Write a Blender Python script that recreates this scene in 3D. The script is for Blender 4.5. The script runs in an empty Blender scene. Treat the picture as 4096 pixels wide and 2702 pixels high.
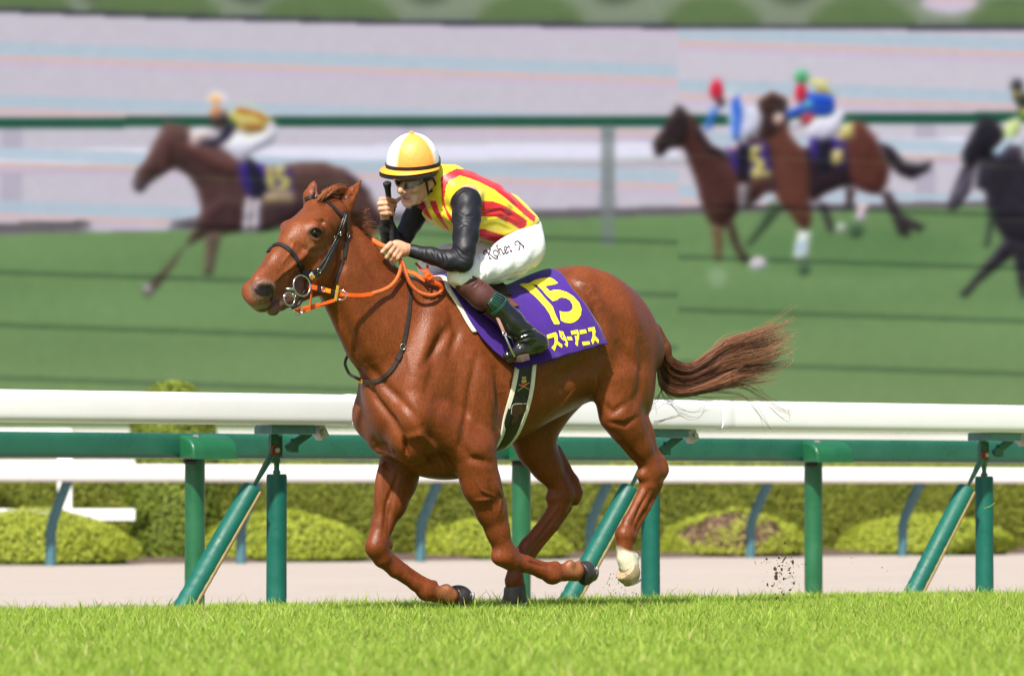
import bpy, bmesh, math, random
import numpy as np
from mathutils import Vector, Matrix
from mathutils.bvhtree import BVHTree
random.seed(7)
RNG = np.random.default_rng(11)
SC = bpy.context.scene
COL = SC.collection

# ------------------------------------------------------------------ camera, sky, sun, exposure
FPX = 18094.0                     # focal length in photograph pixels (photograph 4096 x 2702)
PITCH = math.atan(619 / FPX)
CAMZ = 0.6
cam_d = bpy.data.cameras.new('camera')
cam_d.sensor_width = 36.0
cam_d.lens = FPX / 4096 * 36.0
cam_d.clip_start = 0.5
cam_d.clip_end = 3000
cam_d.dof.use_dof = True
cam_d.dof.focus_distance = 21.25
cam_d.dof.aperture_fstop = 3.8
cam = bpy.data.objects.new('camera', cam_d)
COL.objects.link(cam)
cam.location = (0, 0, CAMZ)
cam.rotation_euler = (math.pi / 2 + PITCH, 0, 0)
SC.camera = cam

SUN = Vector((-0.17, -0.62, 0.76)).normalized()
world = bpy.data.worlds.new('World')
SC.world = world
world.use_nodes = True
wn = world.node_tree.nodes
sky = wn.new('ShaderNodeTexSky')
sky.sky_type = 'NISHITA'
sky.sun_disc = False
sky.sun_elevation = math.asin(SUN.z)
sky.sun_rotation = math.atan2(SUN.x, SUN.y)
sky.air_density = 1.0
sky.dust_density = 3.0
sky.ozone_density = 1.0
world.node_tree.links.new(sky.outputs[0], wn['Background'].inputs[0])
wn['Background'].inputs[1].default_value = 0.085
sun_d = bpy.data.lights.new('sun', 'SUN')
sun_d.energy = 4.5
sun_d.angle = math.radians(2.0)
sun_d.color = (1.0, 0.955, 0.88)
sun = bpy.data.objects.new('sun', sun_d)
COL.objects.link(sun)
sun.rotation_euler = SUN.to_track_quat('Z', 'Y').to_euler()
sun.location = (0, 0, 30)
SC.view_settings.view_transform = 'Standard'
SC.view_settings.look = 'None'
SC.view_settings.gamma = 1.0
SC.view_settings.use_curve_mapping = False
EXPOSURE = 0.80
SC.view_settings.exposure = EXPOSURE
SC.cycles.use_denoising = True
SC.cycles.max_bounces = 8
SC.cycles.transparent_max_bounces = 16

# ------------------------------------------------------------------ pixel <-> place
CP, SP = math.cos(PITCH), math.sin(PITCH)
CAM = np.array([0, 0, CAMZ])
FW = np.array([0, CP, SP]); UP = np.array([0, -SP, CP]); RT = np.array([1.0, 0, 0])

def ray(px, py):
    d = FW + RT * (px - 2048) / FPX - UP * (py - 1351) / FPX
    return d / np.linalg.norm(d)

def project(P):
    r = np.asarray(P, float) - CAM
    z = r @ FW
    return 2048 + FPX * (r @ RT) / z, 1351 - FPX * (r @ UP) / z

def at_depth(px, py, y):
    d = ray(px, py)
    return CAM + d * (y / d[1])

def at_z(px, py, z):
    d = ray(px, py)
    return CAM + d * ((z - CAMZ) / d[2])

# the track frame: X = running direction (to the left and towards the camera), Y = across (towards the camera), Z = up
TH = math.radians(37)
HC, HS = math.cos(TH), math.sin(TH)
ORG = np.array([-0.057, 21.43, 0.0])
EX = np.array([-HC, -HS, 0.0]); EY = np.array([HS, -HC, 0.0]); EZ = np.array([0, 0, 1.0])
ROT = np.stack([EX, EY, EZ], 1)

def W(p):                       # track frame -> world
    return ORG + np.asarray(p, float) @ ROT.T

def L(p):                       # world -> track frame
    return (np.asarray(p, float) - ORG) @ ROT

def H(px, py, Y):               # the point seen at a pixel, on the upright plane that runs along the track at offset Y
    d = ray(px, py)
    t = (Y - (CAM - ORG) @ EY) / (d @ EY)
    return L(CAM + d * t)

def smooth(x, a, b):
    t = np.clip((x - a) / (b - a), 0, 1)
    return t * t * (3 - 2 * t)

# ------------------------------------------------------------------ mesh helpers
def new_mesh(name, V, F, mats=(), smooth_shade=True, col=None, loc=None):
    V = np.asarray(V, np.float32)
    me = bpy.data.meshes.new(name)
    if isinstance(F, np.ndarray):
        n = F.shape[1]
        me.vertices.add(len(V)); me.vertices.foreach_set('co', V.ravel())
        me.loops.add(F.size); me.loops.foreach_set('vertex_index', F.astype(np.int32).ravel())
        me.polygons.add(len(F))
        me.polygons.foreach_set('loop_start', np.arange(0, F.size, n, dtype=np.int32))
        me.update(calc_edges=True)
        me.validate()
    else:
        me.from_pydata([tuple(map(float, v)) for v in V], [], [tuple(int(i) for i in f) for f in F])
        me.update()
    if smooth_shade:
        me.polygons.foreach_set('use_smooth', np.ones(len(me.polygons), bool))
    for m in mats:
        me.materials.append(m)
    if col is not None:
        a = me.color_attributes.new('Col', 'FLOAT_COLOR', 'POINT')
        c = np.ones((len(V), 4), np.float32); c[:, :3] = col
        a.data.foreach_set('color', c.ravel())
    return me

def obj(name, me, parent=None, loc=None, label=None, cat=None, group=None, kind=None):
    o = bpy.data.objects.new(name, me)
    COL.objects.link(o)
    if parent is not None:
        o.parent = parent
    if loc is not None:
        o.location = loc
    if label: o['label'] = label
    if cat: o['category'] = cat
    if group: o['group'] = group
    if kind: o['kind'] = kind
    return o

def empty(name, loc, label, cat, group=None, rot=0.0):
    o = obj(name, None, None, loc, label, cat, group)
    o.empty_display_size = 0.1
    o.rotation_euler = (0, 0, rot)
    return o

def copy_tree(o, parent=None):
    c = o.copy(); COL.objects.link(c)
    if parent is not None: c.parent = parent
    for ch in list(o.children): copy_tree(ch, c)
    return c

class MB:
    """collects shapes into one mesh"""
    def __init__(s): s.V = []; s.F = []; s.M = []; s.n = 0
    def add(s, V, F, m=0):
        s.V += [tuple(map(float, v)) for v in V]
        s.F += [tuple(int(i) + s.n for i in f) for f in F]
        s.M += [m] * len(F); s.n = len(s.V)
    def box(s, c, size, R=None, bevel=0.0, m=0):
        bm = bmesh.new(); bmesh.ops.create_cube(bm, size=1)
        for v in bm.verts: v.co = Vector([v.co[i] * size[i] for i in range(3)])
        if bevel: bmesh.ops.bevel(bm, geom=bm.edges[:], offset=bevel, segments=2, profile=0.7, affect='EDGES')
        R = np.eye(3) if R is None else np.asarray(R)
        bm.verts.ensure_lookup_table()
        V = np.array([v.co[:] for v in bm.verts]) @ R.T + np.asarray(c)
        s.add(V, [[v.index for v in f.verts] for f in bm.faces], m); bm.free()
    def tube(s, pts, rad, n=12, caps=True, m=0, ref=None, flat=1.0):
        pts = np.asarray(pts, float); k = len(pts)
        rad = np.ones(k) * rad if np.isscalar(rad) else np.asarray(rad, float)
        T = np.gradient(pts, axis=0); T /= np.linalg.norm(T, axis=1)[:, None] + 1e-12
        r = np.array([0, 0, 1.0]) if ref is None else np.asarray(ref, float)
        if abs(T[0] @ r) > 0.95: r = np.array([1.0, 0, 0])
        A = r - T[0] * (T[0] @ r); A /= np.linalg.norm(A)
        V = []
        for i in range(k):
            A = A - T[i] * (T[i] @ A); A /= np.linalg.norm(A)
            B = np.cross(T[i], A)
            for j in range(n):
                a = 2 * math.pi * j / n
                V.append(pts[i] + rad[i] * (A * math.cos(a) + flat * B * math.sin(a)))
        F = [(i * n + j, i * n + (j + 1) % n, (i + 1) * n + (j + 1) % n, (i + 1) * n + j) for i in range(k - 1) for j in range(n)]
        if caps:
            F += [tuple(range(n))[::-1], tuple((k - 1) * n + j for j in range(n))]
        s.add(V, F, m)
    def prism(s, poly, a, b, m=0):
        """poly: list of 3D points (planar); extruded by vector b-a"""
        P = np.asarray(poly, float); n = len(P); d = np.asarray(b, float) - np.asarray(a, float)
        V = np.concatenate([P, P + d])
        F = [tuple(range(n))[::-1], tuple(range(n, 2 * n))] + [(i, (i + 1) % n, n + (i + 1) % n, n + i) for i in range(n)]
        s.add(V, F, m)
    def mesh(s, name, mats, smooth_shade=False, sharp=None):
        me = new_mesh(name, np.array(s.V), s.F, mats, smooth_shade)
        if len(mats) > 1: me.polygons.foreach_set('material_index', np.array(s.M, np.int32))
        bm = bmesh.new(); bm.from_mesh(me); bmesh.ops.recalc_face_normals(bm, faces=bm.faces[:]); bm.to_mesh(me); bm.free()
        if sharp is not None:
            me.polygons.foreach_set('use_smooth', np.ones(len(me.polygons), bool))
            me.set_sharp_from_angle(angle=math.radians(sharp))
        return me

def strands(P, R, n=3):
    """P (N,M,3) polylines, R (N,M) radii -> tubes"""
    N, M, _ = P.shape
    T = np.gradient(P, axis=1); T /= np.linalg.norm(T, axis=2, keepdims=True) + 1e-9
    ref = np.array([0.13, 0.2, 0.97])
    A = np.cross(T, ref); A /= np.linalg.norm(A, axis=2, keepdims=True) + 1e-9
    B = np.cross(T, A)
    ang = np.arange(n) * 2 * math.pi / n
    V = P[:, :, None, :] + R[:, :, None, None] * (A[:, :, None, :] * np.cos(ang)[None, None, :, None] + B[:, :, None, :] * np.sin(ang)[None, None, :, None])
    idx = np.arange(N * M * n).reshape(N, M, n)
    a = idx[:, :-1, :]; b = idx[:, 1:, :]
    F = np.stack([a, np.roll(a, -1, 2), np.roll(b, -1, 2), b], -1).reshape(-1, 4)
    return V.reshape(-1, 3), F

def spline(pts, n):
    """Catmull-Rom through pts, n samples"""
    P = np.asarray(pts, float)
    P = np.concatenate([[2 * P[0] - P[1]], P, [2 * P[-1] - P[-2]]])
    seg = len(P) - 3
    t = np.linspace(0, seg, n); i = np.minimum(t.astype(int), seg - 1); f = (t - i)[:, None]
    a, b, c, d = P[i], P[i + 1], P[i + 2], P[i + 3]
    return 0.5 * (2 * b + (c - a) * f + (2 * a - 5 * b + 4 * c - d) * f ** 2 + (3 * b - a - 3 * c + d) * f ** 3)

# ------------------------------------------------------------------ materials
def mat(name, base=(0.5, 0.5, 0.5), rough=0.6, spec=0.4, noise=0.0, nscale=8.0, bump=0.0, bscale=60.0, col=False, metal=0.0,
        coat=0.0, base2=None, sheen=0.0, trans=0.0, rough_noise=0.0, sub=0.0, detail=6.0):
    m = bpy.data.materials.new(name); m.use_nodes = True
    nt = m.node_tree; N = nt.nodes; K = nt.links
    b = N['Principled BSDF']
    b.inputs['Roughness'].default_value = rough
    b.inputs['Specular IOR Level'].default_value = spec
    b.inputs['Metallic'].default_value = metal
    b.inputs['Coat Weight'].default_value = coat
    b.inputs['Coat Roughness'].default_value = 0.15
    b.inputs['Sheen Weight'].default_value = sheen
    tc = N.new('ShaderNodeTexCoord')
    src = None
    if col:
        a = N.new('ShaderNodeVertexColor'); a.layer_name = 'Col'; src = a.outputs['Color']
    if noise > 0 or base2 is not None:
        nz = N.new('ShaderNodeTexNoise'); nz.inputs['Scale'].default_value = nscale; nz.inputs['Detail'].default_value = detail
        nz.inputs['Roughness'].default_value = 0.62
        K.new(tc.outputs['Object'], nz.inputs['Vector'])
        if base2 is not None:
            mx = N.new('ShaderNodeMix'); mx.data_type = 'RGBA'
            rp = N.new('ShaderNodeValToRGB'); rp.color_ramp.elements[0].position = 0.36; rp.color_ramp.elements[1].position = 0.64
            K.new(nz.outputs['Fac'], rp.inputs['Fac']); K.new(rp.outputs['Color'], mx.inputs['Factor'])
            mx.inputs['A'].default_value = (*base, 1); mx.inputs['B'].default_value = (*base2, 1)
            src = mx.outputs['Result']
        if noise > 0:
            mr = N.new('ShaderNodeMapRange'); mr.inputs['From Min'].default_value = 0.3; mr.inputs['From Max'].default_value = 0.7
            mr.inputs['To Min'].default_value = 1 - noise; mr.inputs['To Max'].default_value = 1 + noise
            K.new(nz.outputs['Fac'], mr.inputs['Value'])
            mu = N.new('ShaderNodeMix'); mu.data_type = 'RGBA'; mu.blend_type = 'MULTIPLY'; mu.inputs['Factor'].default_value = 1
            if src is None: mu.inputs['A'].default_value = (*base, 1)
            else: K.new(src, mu.inputs['A'])
            K.new(mr.outputs['Result'], mu.inputs['B']); src = mu.outputs['Result']
        if rough_noise > 0:
            r2 = N.new('ShaderNodeMapRange'); r2.inputs['From Min'].default_value = 0.3; r2.inputs['From Max'].default_value = 0.7
            r2.inputs['To Min'].default_value = max(0.02, rough - rough_noise); r2.inputs['To Max'].default_value = rough + rough_noise
            K.new(nz.outputs['Fac'], r2.inputs['Value']); K.new(r2.outputs['Result'], b.inputs['Roughness'])
    if src is None: b.inputs['Base Color'].default_value = (*base, 1)
    else: K.new(src, b.inputs['Base Color'])
    if bump > 0:
        nb = N.new('ShaderNodeTexNoise'); nb.inputs['Scale'].default_value = bscale; nb.inputs['Detail'].default_value = 5
        K.new(tc.outputs['Object'], nb.inputs['Vector'])
        bp = N.new('ShaderNodeBump'); bp.inputs['Strength'].default_value = bump; bp.inputs['Distance'].default_value = 0.01
        K.new(nb.outputs['Fac'], bp.inputs['Height']); K.new(bp.outputs['Normal'], b.inputs['Normal'])
    if sub > 0:
        b.inputs['Subsurface Weight'].default_value = sub
        b.inputs['Subsurface Radius'].default_value = (0.012, 0.005, 0.003)
    if trans > 0:
        out = N['Material Output']; tr = N.new('ShaderNodeBsdfTranslucent'); ms = N.new('ShaderNodeMixShader')
        ms.inputs[0].default_value = trans
        if src is None: tr.inputs['Color'].default_value = (*base, 1)
        else: K.new(src, tr.inputs['Color'])
        K.new(b.outputs[0], ms.inputs[1]); K.new(tr.outputs[0], ms.inputs[2]); K.new(ms.outputs[0], out.inputs[0])
    return m

def srgb(r, g, b):
    f = lambda c: (c / 255 / 12.92) if c / 255 <= 0.04045 else ((c / 255 + 0.055) / 1.055) ** 2.4
    return (f(r), f(g), f(b))

# ------------------------------------------------------------------ smooth solids: distance fields, meshed by surface nets
class Field:
    def __init__(s, lo, hi, h):
        s.lo = np.asarray(lo, float); s.h = h
        s.n = np.ceil((np.asarray(hi, float) - s.lo) / h).astype(int) + 1
        s.f = np.full(tuple(s.n), 0.25, np.float32)
    def _blk(s, lo, hi):
        a = np.clip(np.floor((np.asarray(lo) - s.lo) / s.h).astype(int), 0, s.n - 1)
        b = np.clip(np.ceil((np.asarray(hi) - s.lo) / s.h).astype(int) + 1, 1, s.n)
        if np.any(b <= a): return None
        sl = tuple(slice(a[i], b[i]) for i in range(3))
        g = np.meshgrid(*[(s.lo[i] + s.h * np.arange(a[i], b[i])).astype(np.float32) for i in range(3)], indexing='ij', sparse=True)
        return sl, g
    def _put(s, sl, d, k, op):
        f = s.f[sl]
        if op == 'cut': 
            d = -d; hh = np.maximum(k - np.abs(f - d), 0) / k
            s.f[sl] = np.maximum(f, d) + hh * hh * k * 0.25
        else:
            hh = np.maximum(k - np.abs(f - d), 0) / k
            s.f[sl] = np.minimum(f, d) - hh * hh * k * 0.25
    def cone(s, a, b, ra, rb, k=0.02, sq=1.0, lat=(0, 1, 0), op='add'):
        """round cone from a to b; sq scales it along lat"""
        a = np.asarray(a, float); b = np.asarray(b, float); lat = np.asarray(lat, float)
        R = max(ra, rb) * max(1, sq) + k + 3 * s.h
        r = s._blk(np.minimum(a, b) - R, np.maximum(a, b) + R)
        if r is None: return
        sl, (x, y, z) = r
        x = x - a[0]; y = y - a[1]; z = z - a[2]
        ab = b - a
        q = 1 / sq - 1
        if abs(q) > 1e-6:
            t = (x * lat[0] + y * lat[1] + z * lat[2]) * q
            x = x + t * lat[0]; y = y + t * lat[1]; z = z + t * lat[2]
            ab = ab + lat * (ab @ lat) * q
        L2 = max(ab @ ab, 1e-9)
        t = np.clip((x * ab[0] + y * ab[1] + z * ab[2]) / L2, 0, 1)
        d = np.sqrt((x - t * ab[0]) ** 2 + (y - t * ab[1]) ** 2 + (z - t * ab[2]) ** 2) - (ra + (rb - ra) * t)
        s._put(sl, d * min(1.0, sq), k, op)
    def ball(s, c, r, k=0.02, op='add'):
        """ellipsoid; r = radii"""
        s.ell(c, r, np.eye(3), k, op)
    def ell(s, c, r, R, k=0.02, op='add'):
        """ellipsoid with axes = columns of R"""
        c = np.asarray(c, float); r = np.asarray(r, float) * np.ones(3); R = np.asarray(R, float)
        m = np.max(r) + k + 3 * s.h
        q = s._blk(c - m, c + m)
        if q is None: return
        sl, (x, y, z) = q
        x = x - c[0]; y = y - c[1]; z = z - c[2]
        k0 = 0; k1 = 0
        for i in range(3):
            w = x * R[0, i] + y * R[1, i] + z * R[2, i]
            k0 = k0 + (w / r[i]) ** 2; k1 = k1 + (w / r[i] ** 2) ** 2
        k0 = np.sqrt(k0); k1 = np.sqrt(k1)
        d = np.where(k1 > 1e-6, k0 * (k0 - 1) / np.maximum(k1, 1e-6), -np.min(r))
        s._put(sl, d.astype(np.float32), k, op)
    def bar(s, a, b, r, w, lat, k=0.02, op='add'):
        """ellipsoid stretched from a to b: r half thickness, w half width along lat"""
        a = np.asarray(a, float); b = np.asarray(b, float)
        e = b - a; l = np.linalg.norm(e); e = e / l
        lt = np.asarray(lat, float); lt = lt - e * (lt @ e); lt /= np.linalg.norm(lt)
        s.ell((a + b) / 2, (l / 2, w, r), np.stack([e, lt, np.cross(e, lt)], 1), k, op)
    def loft(s, X, zc, ry, rz, k=0.03, p=2.0):
        """tube along X with given section; arrays over X"""
        X = np.asarray(X); o = np.argsort(X); X = X[o]
        D = np.linspace(X[0], X[-1], 200)
        from_sp = lambda v: np.interp(D, np.linspace(X[0], X[-1], 200), np.interp(D, X, np.asarray(v)[o]))
        def sm(v):
            v = from_sp(v)
            for _ in range(30):
                v[1:-1] = 0.25 * v[:-2] + 0.5 * v[1:-1] + 0.25 * v[2:]
            return v
        zc, ry, rz = sm(zc), sm(ry), sm(rz)
        lo = (X[0] - 0.02, -ry.max() - 0.1, (zc - rz).min() - 0.1); hi = (X[-1] + 0.02, ry.max() + 0.1, (zc + rz).max() + 0.1)
        sl, (x, y, z) = s._blk(lo, hi)
        xv = x.ravel()
        c, a, b = [np.interp(xv, D, v).astype(np.float32)[:, None, None] for v in (zc, ry, rz)]
        q = (np.abs(y / a) ** p + np.abs((z - c) / b) ** p) ** (1 / p)
        d = (q - 1) * np.minimum(a, b)
        d = np.maximum(d, np.maximum(X[0] - x, x - X[-1]))
        s._put(sl, d.astype(np.float32), k, 'add')
    def clip(s, p, n, k=0.004):
        """keep the side the normal n points away from"""
        n = np.asarray(n, float); n = n / np.linalg.norm(n)
        g = np.meshgrid(*[(s.lo[i] + s.h * np.arange(s.n[i])).astype(np.float32) for i in range(3)], indexing='ij', sparse=True)
        d = (g[0] - p[0]) * n[0] + (g[1] - p[1]) * n[1] + (g[2] - p[2]) * n[2]
        s.f = np.maximum(s.f, d.astype(np.float32))
    def net(s, smooth_it=1):
        f = s.f; h = s.h
        sg = f < 0
        c = [sg[i:f.shape[0] - 1 + i, j:f.shape[1] - 1 + j, k:f.shape[2] - 1 + k] for i in (0, 1) for j in (0, 1) for k in (0, 1)]
        allc = np.logical_and.reduce(c); anyc = np.logical_or.reduce(c)
        mask = anyc & ~allc
        I = np.argwhere(mask); n = len(I)
        vid = np.full(mask.shape, -1, np.int64); vid[mask] = np.arange(n)
        acc = np.zeros((n, 3)); cnt = np.zeros(n)
        offs = np.array([[i, j, k] for i in (0, 1) for j in (0, 1) for k in (0, 1)])
        for a in range(8):
            for b in range(a + 1, 8):
                if np.abs(offs[a] - offs[b]).sum() != 1: continue
                A = I + offs[a]; B = I + offs[b]
                fa = f[A[:, 0], A[:, 1], A[:, 2]]; fb = f[B[:, 0], B[:, 1], B[:, 2]]
                cr = (fa < 0) != (fb < 0)
                t = np.where(cr, fa / np.where(cr, fa - fb, 1), 0)[:, None]
                acc += np.where(cr[:, None], offs[a] + t * (offs[b] - offs[a]), 0); cnt += cr
        V = s.lo + h * (I + acc / cnt[:, None])
        Fs = []
        for ax in range(3):
            u, v = (ax + 1) % 3, (ax + 2) % 3
            s0 = np.take(sg, range(0, sg.shape[ax] - 1), ax); s1 = np.take(sg, range(1, sg.shape[ax]), ax)
            E = np.argwhere(s0 != s1)
            E = E[(E[:, u] > 0) & (E[:, v] > 0) & (E[:, u] < sg.shape[u] - 1) & (E[:, v] < sg.shape[v] - 1)]
            fl = s0[E[:, 0], E[:, 1], E[:, 2]]
            def q(du, dv):
                J = E.copy(); J[:, u] -= du; J[:, v] -= dv
                return vid[J[:, 0], J[:, 1], J[:, 2]]
            Q = np.stack([q(1, 1), q(0, 1), q(0, 0), q(1, 0)], 1)
            Q[~fl] = Q[~fl][:, ::-1]
            Fs.append(Q)
        F = np.concatenate(Fs)
        F = F[(F >= 0).all(1)]
        for _ in range(smooth_it):
            S = np.zeros_like(V); C = np.zeros(len(V))
            for i in range(4):
                np.add.at(S, F[:, i], V[F[:, (i + 1) % 4]]); np.add.at(C, F[:, i], 1)
                np.add.at(S, F[:, i], V[F[:, (i + 3) % 4]]); np.add.at(C, F[:, i], 1)
            V = 0.5 * V + 0.5 * S / np.maximum(C, 1)[:, None]
        return V, F

def normals(V, F):
    N = np.zeros_like(V)
    fn = np.cross(V[F[:, 2]] - V[F[:, 0]], V[F[:, 3]] - V[F[:, 1]])
    for i in range(4): np.add.at(N, F[:, i], fn)
    return N / (np.linalg.norm(N, axis=1)[:, None] + 1e-12)

def in_poly(px, py, poly):
    P = np.asarray(poly, float); r = np.zeros(np.shape(px), bool)
    x1, y1 = P[-1]
    for x2, y2 in P:
        c = ((y1 > py) != (y2 > py))
        with np.errstate(divide='ignore', invalid='ignore'):
            r ^= c & (px < (x2 - x1) * (py - y1) / (y2 - y1 + 1e-12) + x1)
        x1, y1 = x2, y2
    return r

def seg_dist(px, py, line):
    """distance in pixels to a polyline, and how far along it (0..1)"""
    P = np.asarray(line, float); best = np.full(np.shape(px), 1e9); along = np.zeros(np.shape(px))
    ln = np.r_[0, np.cumsum(np.hypot(*np.diff(P, axis=0).T))]
    for i in range(len(P) - 1):
        a, b = P[i], P[i + 1]; d = b - a; l2 = d @ d + 1e-9
        t = np.clip(((px - a[0]) * d[0] + (py - a[1]) * d[1]) / l2, 0, 1)
        q = np.hypot(px - a[0] - t * d[0], py - a[1] - t * d[1])
        m = q < best
        best = np.where(m, q, best); along = np.where(m, (ln[i] + t * math.sqrt(l2)) / ln[-1], along)
    return best, along

def bvh_of(V, F):
    return BVHTree.FromPolygons([tuple(map(float, v)) for v in V], [tuple(map(int, f)) for f in F])

def hit(bvh, px, py):
    """first surface point (track frame) seen at a pixel"""
    o = L(CAM); d = ray(px, py) @ ROT
    p, n, i, t = bvh.ray_cast(Vector(o), Vector(d))
    if p is None: return None, None
    return np.array(p), np.array(n)
# ------------------------------------------------------------------ the ground
TOTRACK = Matrix(((EX[0], EY[0], 0, ORG[0]), (EX[1], EY[1], 0, ORG[1]), (0, 0, 1, 0), (0, 0, 0, 1)))
def place(o):                                   # put a top-level object that is built in the track frame into the world
    o.matrix_world = TOTRACK
    return o
def profile_sheet(name, ys, zs, x0, x1, m, nx=2, label=None):
    V = []; F = []
    xs = np.linspace(x0, x1, nx); n = len(ys)
    for x in xs:
        for y, z in zip(ys, zs): V.append((x, y, z))
    for i in range(nx - 1):
        for j in range(n - 1): F.append((i * n + j, i * n + j + 1, (i + 1) * n + j + 1, (i + 1) * n + j))
    o = obj(name, new_mesh(name, V, F, [m], True), kind='structure')
    return place(o)

m_soil = mat('turf_soil', (0.16, 0.25, 0.035), 0.95, 0.1, noise=0.35, nscale=25, bump=0.5, bscale=120)
m_field = mat('lawn', (0.10, 0.17, 0.035), 0.95, 0.1, noise=0.3, nscale=3, bump=0.4, bscale=80)
m_sand = mat('track_sand', (0.375, 0.322, 0.285), 0.95, 0.1, noise=0.07, nscale=14, bump=0.35, bscale=90)
def add_harrow(m):
    nt = m.node_tree; N = nt.nodes; K = nt.links; b = N['Principled BSDF']
    tc = N.new('ShaderNodeTexCoord'); mp = N.new('ShaderNodeMapping'); mp.inputs['Scale'].default_value = (0.25, 5.0, 1)
    K.new(tc.outputs['Object'], mp.inputs['Vector'])
    nz = N.new('ShaderNodeTexNoise'); nz.inputs['Scale'].default_value = 2.2; nz.inputs['Detail'].default_value = 4
    K.new(mp.outputs[0], nz.inputs['Vector'])
    old = b.inputs['Base Color'].links[0].from_socket
    rp = N.new('ShaderNodeMapRange'); rp.inputs['From Min'].default_value = 0.3; rp.inputs['From Max'].default_value = 0.7
    rp.inputs['To Min'].default_value = 0.87; rp.inputs['To Max'].default_value = 1.08
    K.new(nz.outputs['Fac'], rp.inputs['Value'])
    mu = N.new('ShaderNodeMix'); mu.data_type = 'RGBA'; mu.blend_type = 'MULTIPLY'; mu.inputs['Factor'].default_value = 1
    K.new(old, mu.inputs['A']); K.new(rp.outputs[0], mu.inputs['B']); K.new(mu.outputs['Result'], b.inputs['Base Color'])
    bp = b.inputs['Normal'].links[0].from_node
    ad = N.new('ShaderNodeMath'); ad.operation = 'MULTIPLY_ADD'; ad.inputs[1].default_value = 2.0
    K.new(nz.outputs['Fac'], ad.inputs[0]); K.new(bp.inputs['Height'].links[0].from_socket, ad.inputs[2]); K.new(ad.outputs[0], bp.inputs['Height'])
add_harrow(m_sand)
m_dsoil = mat('bed_soil', (0.10, 0.07, 0.055), 0.95, 0.1, noise=0.4, nscale=20, bump=0.8, bscale=50)

YE = -1.45                                      # edge of the turf course
YG = -4.75; YN = -1.9
_far = H(1689, 2248, -24.0)
def y_for_depth(px, depth):                     # track offset of the point at a pixel column and a depth
    p = at_depth(px, 1970, depth); return L(p)[1]
YF = y_for_depth(2048, 50.8)                    # far rail posts
ZF = -0.16
profile_sheet('turf_ground', [80, 30, 0, YE + 0.2, YE], [0, 0, 0, 0, -0.01], -260, 260, m_soil)
profile_sheet('sand_track', [YE, YE - 0.6, YG + 0.8, YG, YF - 0.85], [-0.014, -0.05, -0.10, ZF, ZF], -260, 260, m_sand, 2)
profile_sheet('planting_bed', [YF - 0.85, YF - 1.0, YF - 6.0], [ZF + 0.002, ZF + 0.05, ZF + 0.05], -260, 260, m_dsoil)
profile_sheet('lawn_ground', [YF - 6.0, YF - 7, -900], [ZF + 0.052, ZF + 0.06, ZF + 0.06], -900, 900, m_field)

# grass blades
def grass_blades():
    n = 370000
    d = 13.2 + (24.9 - 13.2) * RNG.random(n) ** 0.85
    u = (RNG.random(n) * 2 - 1) * (0.1132 * d + 0.95)
    P = np.stack([u, d, np.zeros(n)], 1)
    Lp = L(P)
    edge = YE + 0.05 + 0.10 * np.sin(Lp[:, 0] * 9) * RNG.random(n) + 0.06 * RNG.standard_normal(n)
    keep = Lp[:, 1] > edge
    P = P[keep]; Lp = Lp[keep]; n = len(P)
    clump = 0.5 + 0.5 * np.sin(Lp[:, 0] * 5.1 + 2 * np.sin(Lp[:, 1] * 3.3)) * np.sin(Lp[:, 1] * 6.7 + 1.3 * np.sin(Lp[:, 0] * 2.9))
    h = (0.050 + 0.028 * RNG.random(n) + 0.010 * clump)
    tall = RNG.random(n) < 0.045
    h = np.where(tall, h + 0.012 + 0.045 * RNG.random(n) ** 1.5, h)
    w = 0.0016 + 0.0016 * RNG.random(n)
    a = RNG.random(n) * 2 * math.pi
    lean = h * (0.15 + 0.55 * RNG.random(n) ** 2)
    la = RNG.random(n) * 2 * math.pi
    lx, ly = np.cos(la) * lean, np.sin(la) * lean
    wx, wy = np.cos(a) * w, np.sin(a) * w
    V = np.zeros((n, 5, 3))
    V[:, 0] = P + np.stack([-wx, -wy, 0 * w], 1); V[:, 1] = P + np.stack([wx, wy, 0 * w], 1)
    mid = P + np.stack([lx * 0.3, ly * 0.3, h * 0.6], 1)
    V[:, 2] = mid + np.stack([wx, wy, 0 * w], 1) * 0.9; V[:, 3] = mid - np.stack([wx, wy, 0 * w], 1) * 0.9
    V[:, 4] = P + np.stack([lx, ly, h * (0.97 - 0.1 * RNG.random(n))], 1)
    i = np.arange(n)[:, None] * 5
    T = np.concatenate([i + [0, 1, 2], i + [0, 2, 3], i + [3, 2, 4]])
    g = RNG.random(n)
    dry = (RNG.random(n) < 0.05)
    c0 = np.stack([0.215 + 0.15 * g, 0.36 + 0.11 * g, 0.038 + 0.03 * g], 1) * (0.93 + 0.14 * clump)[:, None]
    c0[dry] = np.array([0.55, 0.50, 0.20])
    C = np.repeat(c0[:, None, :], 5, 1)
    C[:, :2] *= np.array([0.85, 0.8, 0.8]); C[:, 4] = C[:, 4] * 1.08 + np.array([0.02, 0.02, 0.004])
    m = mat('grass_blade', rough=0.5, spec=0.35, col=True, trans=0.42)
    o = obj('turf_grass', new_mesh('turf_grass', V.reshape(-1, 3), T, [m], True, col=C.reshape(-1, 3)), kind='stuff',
            label='bright green mown turf with long blades across the foreground', cat='grass')
    return o
grass_blades()

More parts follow.
